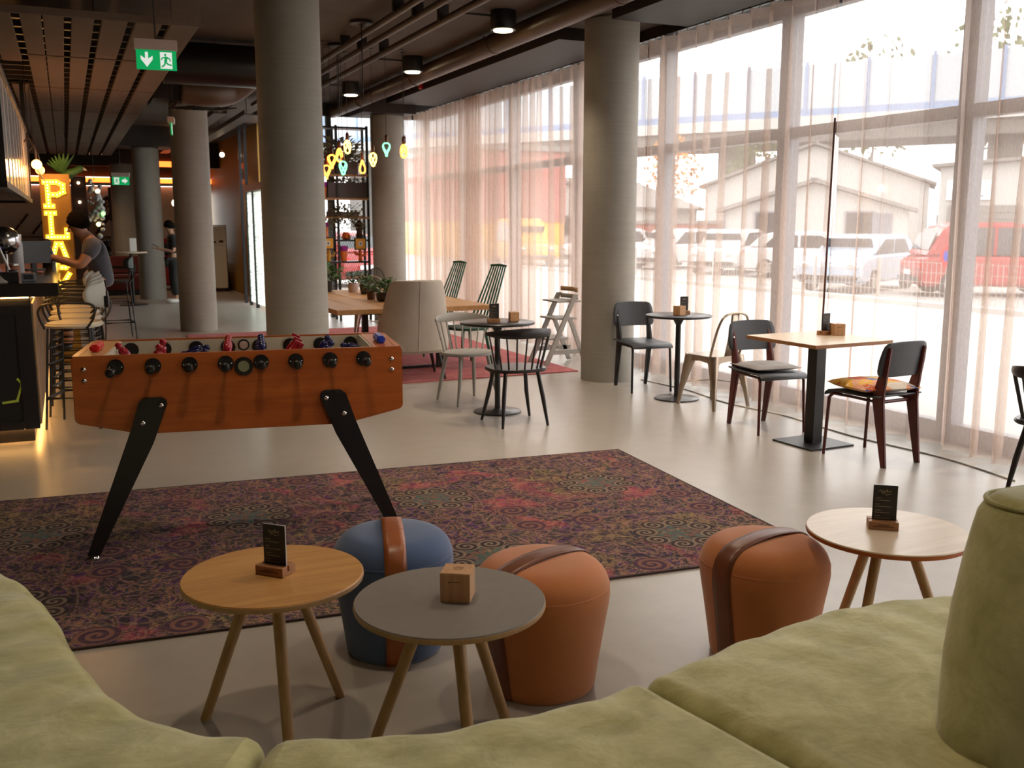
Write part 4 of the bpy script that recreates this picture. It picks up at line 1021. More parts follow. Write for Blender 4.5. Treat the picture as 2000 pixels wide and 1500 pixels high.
for z in (.72, .80): MB().grid(lambda i, j: ((-1+2*i/12)*.2, -.12-.04*(1-(-1+2*i/12)**2), z+.05*j), 13, 2).build('back_rail', 'oakleg' if z > .75 else 'greychair', t, smooth=80).modifiers.new('thickness', 'SOLIDIFY').thickness = .014
MB().tube([(-.2, .12, .2), (.2, .12, .2)], .006, 6).build('tie_rod', 'steel', t)

# ================================================================ potted plants on the communal table
def leaves(n, r, h, z0, size, seed, droop=.0):
    rnd = random.Random(seed); mb = MB()
    for i in range(n):
        a = rnd.uniform(0, 2*PI); q = rnd.random()**.6; c = Vector((math.cos(a)*r*q, math.sin(a)*r*q, z0+h*rnd.random()*(1-.4*q)-droop*q*rnd.random()))
        L = size*rnd.uniform(.7, 1.2); e = Euler((rnd.uniform(-.5, .9), rnd.uniform(-.4, .4), a-PI/2+rnd.uniform(-.5, .5))).to_matrix()
        P = [(0, 0, 0), (-.28*L, .45*L, .08*L), (0, L, 0), (.28*L, .45*L, .08*L), (0, .5*L, -.02*L)]
        mb.add([c+e @ Vector(p) for p in P], [(0, 1, 4), (1, 2, 4), (2, 3, 4), (3, 0, 4)])
    return mb
def potted(name, lab, x, y, prof, pm, n, r, h, size, seed, soil=.0, z=.7105, lm='leaf'):
    t = thing(name, lab, 'plant', (x, y, z), 0, 'potted plants on the communal table')
    MB().lathe(prof, 28).build('pot', pm, t, smooth=40); top = prof[-1][1]; rr = prof[-1][0]
    MB().lathe([(rr*.9, top-.003), (rr*.88, top+.004)], 20).build('soil', 'burnt', t)
    for i in range(5):
        a = 2*PI*i/5; MB().tube([(0, 0, top), (math.cos(a)*r*.4, math.sin(a)*r*.4, top+h*.6)], .003, 5).build('stem', lm, t)
    o = leaves(n, r, h, top, size, seed).build('foliage', lm, t, smooth=0); o['kind'] = 'stuff'
potted('potted_plant', 'leafy green plant in a low black bowl on the communal table', 3.20, 10.45, [(.085, 0), (.105, .02), (.112, .06), (.11, .09)], 'pot', 130, .13, .17, .075, 1)
potted('potted_plant', 'small succulent in a brown glass pot beside the low black bowl', 3.12, 10.75, [(.045, 0), (.05, .05), (.052, .1)], 'terracotta', 70, .09, .08, .05, 2)
potted('potted_plant', 'bushy plant in a black pot next to the pale pink pot', 2.98, 12.25, [(.06, 0), (.075, .06), (.078, .13)], 'pot', 140, .16, .26, .10, 3)
potted('potted_plant', 'plant in a pale pink pot between two black pots', 3.25, 12.0, [(.055, 0), (.065, .06), (.06, .11)], 'pinkpot', 60, .09, .16, .06, 4)
potted('potted_plant', 'plant in a plain black pot beside the wire lantern', 3.30, 11.6, [(.06, 0), (.075, .07), (.08, .12)], 'pot', 70, .08, .14, .06, 5)
t = thing('wire_lantern', 'round black wire lantern on the communal table', 'lantern', (3.52, 11.9, .7105))
for i in range(8):
    a = PI*i/8; MB().tube([(math.cos(a)*.11*math.sin(b), math.sin(a)*.11*math.sin(b), .16-.15*math.cos(b)) for b in [PI*q/8 for q in range(9)]]+[(-math.cos(a)*.11*math.sin(b), -math.sin(a)*.11*math.sin(b), .16-.15*math.cos(b)) for b in [PI*q/8 for q in range(8, -1, -1)]], .003, 5).build('wire_hoop', 'black', t)
MB().lathe([(.06, 0), (.06, .012)], 20).build('base_ring', 'black', t); MB().lathe([(.03, .013), (.03, .09)], 16).build('candle', 'white', t)

# ================================================================ pendant bulbs over the communal table
EM = {'o': emit('orange_bulb_tube', (1, .25, .03), 3.2), 'y': emit('yellow_bulb_tube', (1, .50, .08), 4), 'g': emit('green_bulb_tube', (.15, .9, .32), 1.6)}
names = {'o': 'orange', 'y': 'warm yellow', 'g': 'mint green'}
bulbs = [(3.05, 11.35, 2.46, 'y', 'hanging highest of the cluster'), (2.86, 11.0, 2.34, 'o', 'just above the small green bulb'), (2.71, 10.75, 2.25, 'o', 'closest to the thick column of those fully seen'), (2.90, 11.0, 2.20, 'g', 'hanging lowest below an orange bulb'),
         (3.18, 11.2, 2.23, 'o', 'hanging alone at the plant planter'), (3.25, 11.0, 2.30, 'y', 'in front of the tapered column'), (3.38, 10.9, 2.41, 'g', 'between the yellow and the outermost orange one'), (3.60, 10.95, 2.40, 'o', 'closest to the curtain'), (3.66, 11.1, 2.42, 'y', 'touching the outermost orange one'), (2.66, 10.8, 2.14, 'o', 'half hidden by the thick column')]
for i, (x, y, z, c_, where) in enumerate(bulbs):
    t = thing('pendant_bulb', 'glowing %s twisted tube pendant bulb %s' % (names[c_], where), 'pendant lamp', (x, y, z), i*.9, 'twisted tube pendant bulbs')
    MB().tube([(0, 0, .15), (0, 0, CEIL-z-.012)], .0025, 5).build('cord', 'cord', t)
    MB().lathe([(.016, .06), (.02, .065), (.02, .125), (.012, .14), (.005, .15)], 14).build('socket', 'terracotta', t)
    P = []
    for q in range(33):
        a = 2*PI*q/32; P.append((.045*math.sin(a)*(1-.35*math.cos(a)*-1)*.8, .018*math.sin(2*a), -.02-.072*math.cos(a)*-1+(-.0)))
    P2 = [(p[1]*1.2, p[0], p[2]) for p in P]
    b = MB().tube(P[:-1], .0085, 8, True).build('glow_tube', EM[c_], t); MB().tube(P2[:-1], .0085, 8, True).build('glow_tube', EM[c_], t)
    MB().lathe([(.026, CEIL-z-.012), (.03, CEIL-z-.001)], 16).build('ceiling_rose', 'black', t)
for x, y, lab in ((2.75, 9.6, 'small black ceiling rose disc ahead of the pendant cluster'), (2.85, 10.9, 'black ceiling rose disc among the pendant cords')):
    t = thing('ceiling_rose_plate', lab, 'ceiling rose', (x, y, CEIL-.001), 0, 'black ceiling roses'); MB().lathe([(.11, -.03), (.115, -.025), (.115, 0)], 28).build('plate', 'black', t); MB().tube([(0, 0, -.03), (0, 0, -.75)], .006, 6).build('stem', 'black', t)

# ================================================================ display shelf
SY = 15.7
S = thing('display_shelf', 'tall black metal display shelf with plants and bright ornaments', 'shelf', (3.95, SY, 0))
for x in (-.56, .05, .55): 
    for y in (-.13, .13): MB().bx(x-.018, x+.018, y-.018, y+.018, 0, 3.1).build('upright', 'black', S, smooth=0)
SH = [.96, 1.31, 1.67, 1.97, 2.34, 3.08]
for z in SH: MB().bx(-.56 if z != 1.31 else .05, .56, -.15, .15, z-.03, z).build('shelf_board', 'tabletop' if z in (1.97, 2.34, 1.67) else 'black', S, smooth=0)
mb = MB()
for i in range(60):
    for s in (-1, 1):
        mb.tube([(-.55+i*.0186-(.0), .152, .4), (-.55+i*.0186, .152, .41)], .001, 3) if False else None
for i in range(-50, 60, 2):
    for s in (-1, 1):
        x0 = i*.0186*1.0
        za, zb_ = .3, 1.65; xa = x0; xb = x0+s*(zb_-za)*.45
        lo, hi = -.54, .53
        def clip(t0, t1):
            return t0, t1
        dx = xb-xa
        ts = sorted([(lo-xa)/dx, (hi-xa)/dx]); t0, t1 = max(0, ts[0]), min(1, ts[1])
        if t1-t0 > .05: mb.tube([(xa+dx*t0, .155, za+(zb_-za)*t0), (xa+dx*t1, .155, za+(zb_-za)*t1)], .003, 4)
o = mb.build('back_mesh', 'steel', S, smooth=0); o['kind'] = 'stuff'
def on_shelf(name, lab, cat, dx, z, dy=-.04, g=None): return thing(name, lab, cat, (3.95+dx, SY+dy, z+.0005), 0, g)
t = on_shelf('planter_box', 'grey planter trough with low plants on the upper shelf', 'planter', .22, 1.97); MB().bx(-.32, .32, -.09, .09, 0, .24).build('trough', flat('mauve_grey_trough', (.10, .085, .095), .6), t, smooth=0, bevel=.006); o = leaves(200, .32, .10, .23, .07, 11).xf(sc=(1, .3, 1)).build('foliage', 'leafdry', t, smooth=0); o['kind'] = 'stuff'
t = on_shelf('trailing_plant', 'large dry trailing plant spilling from the top shelf', 'plant', .1, 2.34); MB().bx(-.3, .3, -.08, .08, 0, .2).build('trough', 'terracotta', t, bevel=.005); o = leaves(420, .38, .5, .12, .13, 12).xf(sc=(1, .4, 1)).build('foliage', 'leafdry', t, smooth=0); o['kind'] = 'stuff'
t = on_shelf('trailing_plant', 'silvery trailing plant hanging over the middle shelf', 'plant', .15, 1.67); MB().bx(-.25, .25, -.08, .08, 0, .08).build('trough', 'terracotta', t); o = leaves(420, .34, .26, .0, .085, 13, .3).xf((0, -.06, 0), sc=(1, .5, 1)).build('foliage', 'leafdry', t, smooth=0); o['kind'] = 'stuff'
def cup(lab, dx, z):
    t = on_shelf('drinking_cup', lab, 'cup', dx, z, -.07, 'orange cups with purple tops'); MB().lathe([(.045, 0), (.06, .16), (.058, .165)], 20).build('cup_body', 'orange', t); MB().lathe([(.062, .1655), (.07, .19), (.07, .24), (.06, .245)], 20).build('cup_lid', 'purple', t)
cup('orange cup with purple top beside the grey planter trough', -.17, 1.97); cup('orange cup with purple top above the left framed picture', -.16, 1.36); cup('orange cup with purple top between the yellow cactus figures', .14, .96)
bpy.data.objects['drinking_cup.001'].location.z = 1.3405; MB().bx(-.56, .0, -.15, .15, 1.31, 1.34).build('shelf_board', 'black', S, smooth=0)
def frame(lab, dx, z):
    t = on_shelf('picture_frame', lab, 'picture', dx, z, -.155, 'small framed pictures hung on the shelf'); f = MB().bx(-.1, .1, 0, .025, 0, .2).build('frame', 'black', t, bevel=.004); p = MB().bx(-.08, .08, -.003, -.0005, .02, .18).build('picture', 'yellow', t, smooth=0); MB().bx(-.03, .03, -.006, -.0035, .065, .135).build('picture_motif', 'white', p, smooth=0); MB().bx(-.015, .015, -.009, -.0065, .08, .12).build('picture_detail', 'frame_grey', p, smooth=0)
frame('black framed yellow picture hung at the shelf side towards the thick column', -.13, 1.15); frame('black framed yellow picture hung at the shelf end by the round column', .40, 1.14)
def cactus(lab, dx, z, m):
    t = on_shelf('cactus_figure', lab, 'ornament', dx, z, -.06, 'small cactus ornaments'); MB().tube([(0, 0, 0), (0, 0, .19)], [.035, .025], 12).build('stem', m, t); MB().tube([(0, 0, .08), (.08, 0, .09), (.09, 0, .15)], .02, 10).build('arm', m, t); MB().tube([(0, 0, .1), (-.08, 0, .11), (-.09, 0, .16)], .02, 10).build('arm', m, t)
cactus('orange cactus ornament under the black framed picture at the column', .42, .96, 'orange'); cactus('yellow cactus ornament under the other framed picture', -.1, .96, 'yellow')
t = on_shelf('orange_ornament', 'bumpy orange ornament on the short shelf', 'ornament', .2, 1.31); 
mb = MB()
for i in range(9): mb.sphere((math.cos(i*2.2)*.04, math.sin(i*2.2)*.03, .05+.035*math.sin(i*1.7)), .035, 10)
mb.build('body', 'orange', t); MB().lathe([(.03, 0), (.03, .012)], 12).build('foot', 'blue', t)
t = on_shelf('dark_vase', 'dark twisted vase on the short shelf by the column', 'vase', .42, 1.31); MB().lathe([(.04, 0), (.06, .05), (.045, .12), (.07, .2), (.06, .26), (.03, .29)], 18).build('body', 'burnt', t); MB().lathe([(.03, .2905), (.034, .31)], 14).build('neck', 'burnt', t)

# ================================================================ bar counter
B = thing('bar_counter', 'black bar counter with glowing warm plinth and chalk drawing', 'bar counter', (0, 0, 0))
BX0, BX1, BY0, BY1 = -1.5, -.26, 7.7, 11.6
MB().bx(BX0, BX1, BY0, BY1, .1, 1.04).build('body', 'black', B, smooth=0, bevel=.004)
MB().bx(BX0, BX1-.04, BY0+.05, BY1, 0, .0985).build('plinth', 'blacksatin', B, smooth=0)
MB().bx(BX0, -.075, BY0-.03, BY1, 1.05, 1.145).build('counter_top', flat('polished_black_counter', (.012, .010, .009), .12), B, smooth=0, bevel=.003)
led = emit('warm_led_strip', (1, .50, .13), 14)
MB().bx(BX0, BX1-.01, BY0+.02, BY0+.035, .0955, .0985).bx(BX1-.03, BX1-.015, BY0+.04, BY1, .0955, .0985).build('plinth_light_strip', led, B, smooth=0)
MB().bx(BX0, BX1-.01, BY0-.018, BY0-.006, 1.042, 1.0485).bx(BX1+.01, BX1+.025, BY0+.05, BY1, 1.042, 1.0485).build('counter_light_strip', led, B, smooth=0)
for (a, b) in ((BX0, BX0+.04), (BX1-.1, BX1)): MB().bx(a, b, BY0-.012, BY0-.0005, .1, .99).build('frame_strip', 'blacksatin', B, smooth=0)
for (a, b) in ((.1, .16), (.93, .99)): MB().bx(BX0+.041, BX1-.101, BY0-.012, BY0-.0005, a, b).build('frame_strip', 'blacksatin', B, smooth=0)
for i in range(7):
    y = BY0+.05+i*.55; MB().bx(BX1+.0005, BX1+.012, y, y+.52, .12, 1.0).build('front_panel', flat('brown_bar_panel', (.32, .18, .08), .5), B, smooth=0, bevel=.003)
chalk = flat('lime_chalk', (.45, .55, .06), .8); gchalk = flat('grey_chalk', (.4, .4, .38), .8)
yy = BY0-.003
MB().tube(spline([(-.49, yy, .30), (-.44, yy, .305), (-.385, yy, .31)], 5), .0022, 6, flat=4.5).tube(spline([(-.395, yy, .31), (-.375, yy, .37), (-.36, yy, .43), (-.385, yy, .47)], 5), .002, 6, flat=4.5).build('chalk_drawing', chalk, B)
MB().tube(spline([(-.62, yy, .70), (-.56, yy, .78), (-.53, yy, .70), (-.58, yy, .62)], 5), .002, 6, flat=3.5).build('chalk_drawing', gchalk, B)
MB().tube(spline([(-.60, yy, .55), (-.56, yy, .6), (-.55, yy, .54), (-.59, yy, .50)], 5), .0025, 6, flat=5).build('chalk_drawing', chalk, B)

# bar stools
def stool(lab, x, y, rz, padm='cream', backm='cream'):
    t = thing('bar_stool', lab, 'bar stool', (x, y, 0), rz, 'wire frame bar stools')
    out = [(.21*math.copysign(abs(math.cos(a))**.7, math.cos(a)), .20*math.copysign(abs(math.sin(a))**.7, math.sin(a))) for a in [2*PI*i/36 for i in range(36)]]
    MB().prism(out, .775, .81, 'xy').build('seat', padm, t, smooth=40, bevel=.014, seg=3)
    for sx in (-1, 1):
        for sy in (-1, 1):
            MB().tube([(sx*.16, sy*.15, .775), (sx*.2, sy*.2, .0)], .0095, 8).build('leg', 'black', t)
        MB().tube(spline([(sx*.19, .16, .775), (sx*.22, .19, .90), (sx*.225, .12, .965), (sx*.225, -.1, .97), (sx*.215, -.21, .95), (sx*.19, -.2, .86), (sx*.17, -.14, .775)], 5), .0095, 8).build('arm_rail', 'black', t)
    for z, r_ in ((.24, .012), (.5, .006), (.62, .006)):
        q = .16+(.775-z)/.775*.045; MB().tube([(-q, -q+.01, z), (q, -q+.01, z), (q, q-.01, z), (-q, q-.01, z)], r_, 8, True).build('foot_ring' if z < .3 else 'wire_ring', 'black', t)
    def f(i, j):
        u = -1+2*j/14; v_ = -1+2*i/8; wd = .2*math.sqrt(max(0.02, 1-abs(v_)**2.6)); return (u*wd, -.235+.09*u*u*(wd/.2), 1.02+.105*v_-.0*u)
    o = MB().grid(f, 9, 15).build('backrest', backm, t, smooth=80); m = o.modifiers.new('thickness', 'SOLIDIFY'); m.thickness = .018
    MB().box((0, -.25, .965), (.05, .03, .09)).build('back_bracket', 'black', t, bevel=.004)
    return t
MAT['paleback'] = flat('pale_stool_shell', (.42, .42, .37), .5)
first = stool('bar stool with pale shell back at the end of the bar', .02, 8.26, R(72), 'cream', 'paleback')
for i, (y, lab) in enumerate(((8.82, 'pale shell bar stool second from the bar end with the drawing'), (9.36, 'pale shell bar stool third from the bar end with the drawing'), (9.88, 'pale shell bar stool right before the seated man'), (10.42, 'bar stool on which the man in the slate shirt sits'), (10.98, 'pale shell bar stool beyond the seated man'))):
    dup(first, (.03, y, 0), R(76+(i*7 % 5)*2), lab, 'wire frame bar stools')
MAT['tealback'] = flat('teal_stool_shell', (.10, .16, .17), .5)
stool('teal backed high stool at the small high table', .58, 14.3, R(95), 'soft_black', 'tealback')

# things on the bar
t = thing('mirror_ball', 'silver mirror ball ornament on the bar counter', 'ornament', (-.42, 8.35, 1.1455))
MB().lathe([(.04, 0), (.045, .005), (.012, .02), (.01, .2)], 18).build('stand', 'steel', t)
k = NT('mirror_tiles'); v = k.obj(); vo = k.add('ShaderNodeTexVoronoi'); k.link(v, vo.inputs[0]); vo.inputs['Scale'].default_value = 60; k.color((.6, .6, .62)); k.b.inputs['Metallic'].default_value = 1; k.b.inputs['Roughness'].default_value = .18; k.bump(vo.outputs['Color'], .5, .01)
MB().sphere((0, 0, .29), .105, 32).build('ball', k.m, t, smooth=30)
t = thing('menu_stand', 'black menu box standing at the bar corner', 'box', (-.37, 7.95, 1.1455)); MB().bx(-.08, .04, -.03, .03, 0, .07).build('box_body', 'black', t, bevel=.003); MB().bx(-.076, .036, -.0315, -.0302, .01, .06).build('box_front', 'soft_black', t, smooth=0)
t = thing('payment_terminal', 'grey payment terminal next to the black menu box', 'terminal', (-.27, 7.97, 1.1455)); MB().bx(-.045, .05, -.03, .03, 0, .06).build('body', 'frame_grey', t, bevel=.004); MB().bx(-.03, .035, -.032, -.0305, .015, .05).build('screen', 'carglass', t, smooth=0)
t = thing('drinking_straw', 'single white straw leaning in a dark tumbler', 'straw', (-.37, 8.12, 1.1455)); MB().tube([(0, 0, .002), (-.09, 0, .27)], .008, 8).build('straw_tube', 'white', t); MB().lathe([(.03, 0), (.034, .08), (.033, .08), (.029, .004)], 16).build('tumbler', 'carglass', t)
for i, (x, y, lab, m, h) in enumerate(((-.55, 8.9, 'clear storage jar with grey lid on the bar beside the mirror ball', 'cardedge', .3), (-.38, 9.1, 'clear storage jar standing behind the mirror ball', 'cardedge', .33), (-.40, 8.75, 'copper coloured mug on the bar counter', 'leather', .1), (-.62, 8.6, 'red bottle on the bar counter', 'red', .22))):
    t = thing('bar_jar', lab, 'jar', (x, y, 1.1455), 0, 'jars on the bar'); MB().lathe([(.045, 0), (.05, .01), (.05, h*.75), (.04, h*.85)], 20).build('jar_body', m, t); MB().lathe([(.042, h*.851), (.045, h*.86), (.045, h)], 20).build('lid', 'steel', t)
t = thing('snack_bag', 'blue and white snack bag on the bar counter', 'bag', (-.52, 8.2, 1.1455)); MB().sphere((0, 0, .055), .055, 16, (1.2, .7, 1)).build('bag_body', 'blue', t); MB().bx(-.035, .035, -.042, -.036, .03, .07).build('bag_label', 'white', t)
t = thing('folded_cloth', 'rumpled grey cloth on the bar counter edge', 'cloth', (-.50, 7.85, 1.1455)); MB().grid(lambda i, j: (-.1+.2*i/14, -.07+.14*j/10, .004+.05*math.sin(PI*i/14)*math.sin(PI*j/10)*(1+.5*math.sin(i*1.9+j))), 15, 11).build('cloth_fold', 'greychair', t, smooth=80).modifiers.new('thickness', 'SOLIDIFY').thickness = .003
t = thing('bar_monitor', 'dark till monitor on the bar before the yellow sign', 'monitor', (-.28, 9.9, 1.1455), R(20)); MB().bx(-.15, .15, -.012, .012, .06, .26).build('screen', 'soft_black', t, bevel=.004); MB().bx(-.02, .02, -.01, .03, 0, .06).build('stand', 'black', t); MB().bx(-.08, .08, -.06, .07, 0, .012).build('foot', 'black', t)
t = thing('dog_figure', 'dark sitting animal ornament on the bar before the sign', 'ornament', (-.17, 10.9, 1.1455))
MB().lathe([(.06, 0), (.065, .05), (.05, .12), (.035, .16), (.025, .19)], 16).build('body', 'soft_black', t); MB().sphere((-.02, 0, .225), .045, 14, (1.3, 1, 1)).build('head', 'soft_black', t)
# hanging rack above the bar
t = thing('bar_rack', 'black steel rack with glass fins hanging above the bar', 'rack', (0, 0, 0))
for x in (-1.2, -.31):
    for z in (1.79, 2.5): MB().bx(x-.02, x+.02, 6.5, 11.4, z-.02, z+.02).build('rail', 'black', t, smooth=0)
for y in (6.5, 11.4):
    for z in (1.79, 2.5): MB().bx(-1.2, -.33, y-.02, y+.02, z-.02, z+.02).build('cross_rail', 'black', t, smooth=0)
    for x in (-1.2, -.31): MB().bx(x-.02, x+.02, y-.02, y+.02, 1.81, CEIL-.001).build('hanger_post', 'black', t, smooth=0)
MB().bx(-1.18, -.34, 6.52, 11.38, 1.795, 1.81).build('shelf_board', 'soft_black', t, smooth=0)
for i in range(28): MB().bx(-.318, -.302, 6.6+i*.17, 6.7+i*.17, 1.82, 2.47).build('glass_fin', 'cardedge' if i % 3 else 'pinkpot', t, smooth=0)
# glowing bar lamps
for i, (x, y, z, lab) in enumerate(((-.2, 10.2, 2.10, 'glowing orange globe lamp on a brass arm beside the bar rack'), (-.2, 11.65, 2.12, 'dimmer orange globe lamp behind the brass arm lamp'))):
    t = thing('globe_lamp', lab, 'lamp', (x, y, z), 0, 'orange globe lamps at the bar')
    MB().sphere((0, 0, 0), .045, 18).build('globe', emit('orange_globe_%d' % i, (1, .32, .05), 9-5*i), t)
    MB().tube(spline([(0, 0, .045), (-.01, 0, .16), (-.05, 0, .24), (-.09, 0, .2)], 5), .008, 8).build('arm', 'darkpipe', t); MB().tube([(.0, 0, -.04), (.04, .0, -.12)], .006, 6).build('stem', 'darkpipe', t); MB().tube([(-.05, 0, .238), (-.05, 0, CEIL-z-.001)], .004, 6).build('cord', 'cord', t)
    l = bpy.data.lights.new('globe_glow', 'POINT'); l.energy = 5; l.color = (1, .5, .18); l.shadow_soft_size = .06; lo = bpy.data.objects.new('globe_glow', l); C.objects.link(lo); lo.parent = t; lo.location = (.12, 0, -.02)
# marquee sign PLAY
t = thing('marquee_sign', 'vertical mustard marquee sign with bulb letters spelling PLAY', 'sign', (-.075, 12.0, 0))
MB().bx(-.15, .155, 0, .12, 0, 2.1).build('backboard', 'mustard', t, smooth=0, bevel=.006)
bl = emit('marquee_bulb_yellow', (1, .55, .04), .8); bl2 = emit('marquee_bulb_core', (1, .8, .25), 2.5)
def strokes(segs, z0, h, w_, nm):
    mb = MB(); mb2 = MB(); th = .034
    for a, b in segs:
        A = Vector((a[0]*w_, 0, z0+a[1]*h)); Bv = Vector((b[0]*w_, 0, z0+b[1]*h)); d = Bv-A; L = d.length; ang = math.atan2(d.z, d.x)
        mb.box((A+Bv)/2+Vector((0, -.012, 0)), (L+th*1.4, .022, th*1.6), (0, -ang, 0))
        n = max(1, int(L/.03))
        for q in range(n+1): p = A.lerp(Bv, q/n); mb2.sphere((p.x, -.028, p.z), .0085, 8)
    o = mb.build('letter_'+nm, bl, t, smooth=0); mb2.build('bulb_row', bl2, o)
LET = {'p': [((-.35, 0), (-.35, 1)), ((-.5, 1), (.1, 1)), ((.1, 1), (.4, .88)), ((.4, .88), (.4, .6)), ((.4, .6), (.1, .48)), ((.1, .48), (-.3, .48)), ((-.5, 0), (-.15, 0))],
       'l': [((-.3, 0), (-.3, 1)), ((-.5, 1), (-.1, 1)), ((-.5, 0), (.45, 0)), ((.45, 0), (.45, .3))],
       'a': [((-.45, .12), (-.12, 1)), ((.45, .12), (.12, 1)), ((-.12, 1), (.12, 1)), ((-.45, .12), (-.25, 0)), ((.45, .12), (.25, 0)), ((-.25, 0), (.25, 0)), ((-.2, .36), (.2, .36))],
       'y': [((0, 0), (0, .5)), ((0, .5), (-.4, 1)), ((0, .5), (.4, 1)), ((-.2, 0), (.2, 0))]}
for i, q in enumerate('play'): strokes(LET[q], 1.75-i*.335, .26, .205, q)
# parrot hanging
t = thing('parrot_figure', 'green parrot figure with raised wings hanging over the bar', 'ornament', (.06, 12.2, 2.10))
MB().lathe([(.004, -.17), (.03, -.13), (.05, -.05), (.055, .03), (.04, .09), (.036, .12), (.04, .15), (.03, .18), (.008, .195)], 16).xf((0, 0, 0), (0, R(62), 0)).build('body', MAT['leaf'], t)
MB().lathe([(.016, 0), (.012, .03), (.002, .05)], 10).xf((.165, 0, .075), (0, R(120), 0)).build('beak', 'cream', t)
for s in (-1, 1):
    mb = MB()
    for q in range(8):
        a = R(58+q*12); L = .22-.012*q; b_ = Vector((-.03-.008*q, s*.03, .03)); e_ = b_+Vector((math.cos(a)*L, s*(.10+.02*q), math.sin(a)*L)); mb.tube([b_, (b_+e_)/2+Vector((0, 0, .01)), e_], [.012, .02, .004], 6, flat=.3)
    mb.build('wing', 'leaf', t)
mb = MB()
for q in range(5): mb.tube([(-.13, 0, -.07), (-.17+.012*q, (q-2)*.012, -.16), (-.19+.022*q, (q-2)*.02, -.27)], [.012, .016, .003], 6, flat=.3)
mb.build('tail', flat('teal_feather', (.02, .09, .10), .5), t); MB().tube([(0, 0, .05), (0, 0, CEIL-2.10-.001)], .0015, 4).build('cord', 'cord', t)

# ================================================================ exit signs
grn = emit('exit_green', (.0, .30, .08), .45); wht = emit('exit_white', (.95, 1, .93), .3)
def exit_sign(lab, x, y, z, rz, s=1.0, flip=False, ztop=CEIL):
    t = thing('exit_sign', lab, 'exit sign', (x, y, z), rz, 'green running man exit signs')
    h = MB().bx(-.145, .145, -.04, .04, 0, .07).build('housing', 'pinkpot', t, smooth=0, bevel=.004)
    p = MB().bx(-.135, .135, -.006, .006, -.135, -.001).build('panel', grn, t, smooth=0)
    k_ = -1 if flip else 1; f = -.0075
    MB().bx(*sorted((k_*.025, k_*.105)), f, f+.0012, -.125, -.012).build('pictogram_door', wht, p, smooth=0)
    if flip: ar = [(.02, -.09), (.06, -.09), (.06, -.115), (.115, -.068), (.06, -.02), (.06, -.045), (.02, -.045)]
    else: ar = [(-.055, -.015), (-.075, -.015), (-.075, -.06), (-.105, -.04), (-.105, -.065), (-.065, -.118), (-.025, -.065), (-.025, -.04), (-.055, -.06)]
    MB().prism(ar, f, f+.0012).build('pictogram_arrow', wht, p, smooth=0)
    q = lambda pts: [(k_*a, f-.0012, b) for a, b in pts]
    mb = MB()
    for (x0, z0), (x1, z1), w_ in (((.066, -.042), (.06, -.078), .02), ((.06, -.076), (.076, -.094), .011), ((.074, -.093), (.1, -.1), .01), ((.06, -.076), (.052, -.1), .011), ((.053, -.098), (.034, -.113), .01), ((.066, -.046), (.088, -.056), .009), ((.087, -.055), (.093, -.072), .008), ((.064, -.046), (.042, -.05), .009), ((.043, -.049), (.031, -.064), .008)):
        mb.box((k_*(x0+x1)/2, f-.001, (z0+z1)/2), (math.hypot(x1-x0, z1-z0)+.003, .001, w_), (0, -math.atan2(z1-z0, k_*(x1-x0)), 0))
    mb.cyl((k_*.06, f-.0012, -.03), .008, .001, 12, 'y').build('pictogram_man', grn, p)
    MB().tube([(0, 0, .0705), (0, 0, ztop-z-.001)], .006, 6).build('suspension_rod', 'cord', t); 
    return t
exit_sign('green exit sign with down arrow under the acoustic ceiling raft', .672, 7.60, 2.775, R(-4), 1, False, CEIL)
exit_sign('distant green exit sign with arrow pointing right', .92, 18.2, 2.35, R(-8), 1, True)
exit_sign('exit sign seen edge on beside the slim far column', 1.30, 13.2, 2.80, R(82)); exit_sign('exit sign seen edge on hanging in front of the lobby glazing', 2.12, 17.0, 2.42, R(80))

# ================================================================ far end of the room
t = thing('orange_light_band', 'glowing orange light band along the far wall', 'light', (0, 26.79, 0)); MB().bx(-4, 3.7, 0, .1, 2.58, 2.70).build('diffuser', emit('orange_band', (1, .16, .02), 2.2), t, smooth=0); MB().bx(-4, 3.7, -.03, .1, 2.505, 2.579).build('ledge', 'wallboard', t, smooth=0)
t = thing('orange_light_band', 'shorter orange light strip above the far doorway', 'light', (1.9, 25.15, 0)); MB().bx(-.1, .9, -.03, 0, 2.9, 3.03).build('diffuser', emit('orange_band2', (1, .14, .02), 2.0), t, smooth=0); MB().bx(-.1, .9, -.04, 0, 2.86, 2.899).build('ledge', 'darkwall', t, smooth=0)
for i, x in enumerate((-1.0, -.55, .9)):
    t = thing('wall_bar', ('slanted dark bar on the far wall, outermost of the pair by the sign', 'slanted dark bar on the far wall right beside the marquee sign', 'slanted dark bar on the far wall above the black ornament')[i], 'wall ornament', (x, 26.97, 1.55), 0, 'slanted bars on the far wall'); MB().box((0, 0, 0), (.05, .03, .62), (0, R(38), 0)).build('bar', 'burnt', t, bevel=.005); MB().sphere((0, -.01, 0), .02, 8).build('fixing', 'steel', t)
t = thing('far_shelf', 'thin dark shelf rail along the far wall', 'shelf', (0, 26.8, 1.25)); MB().bx(-1.6, 1.15, 0, .18, -.02, .0).build('board', 'black', t); MB().bx(-1.6, 1.15, .1, .18, -.3, -.2).build('wall_stripe', 'yellow', t, smooth=0)
t = thing('black_ornament', 'black stacked ornament with dome cap before the far wall', 'ornament', (.92, 26.2, 0)); MB().lathe([(.18, 0), (.18, .02), (.03, .04), (.03, .75)], 14).build('stand', 'black', t); MB().lathe([(.06, .75), (.1, .8), (.06, .86), (.11, .93), (.05, .99), (.17, 1.02), (.12, 1.15), (.02, 1.2)], 18).build('figure', 'soft_black', t)
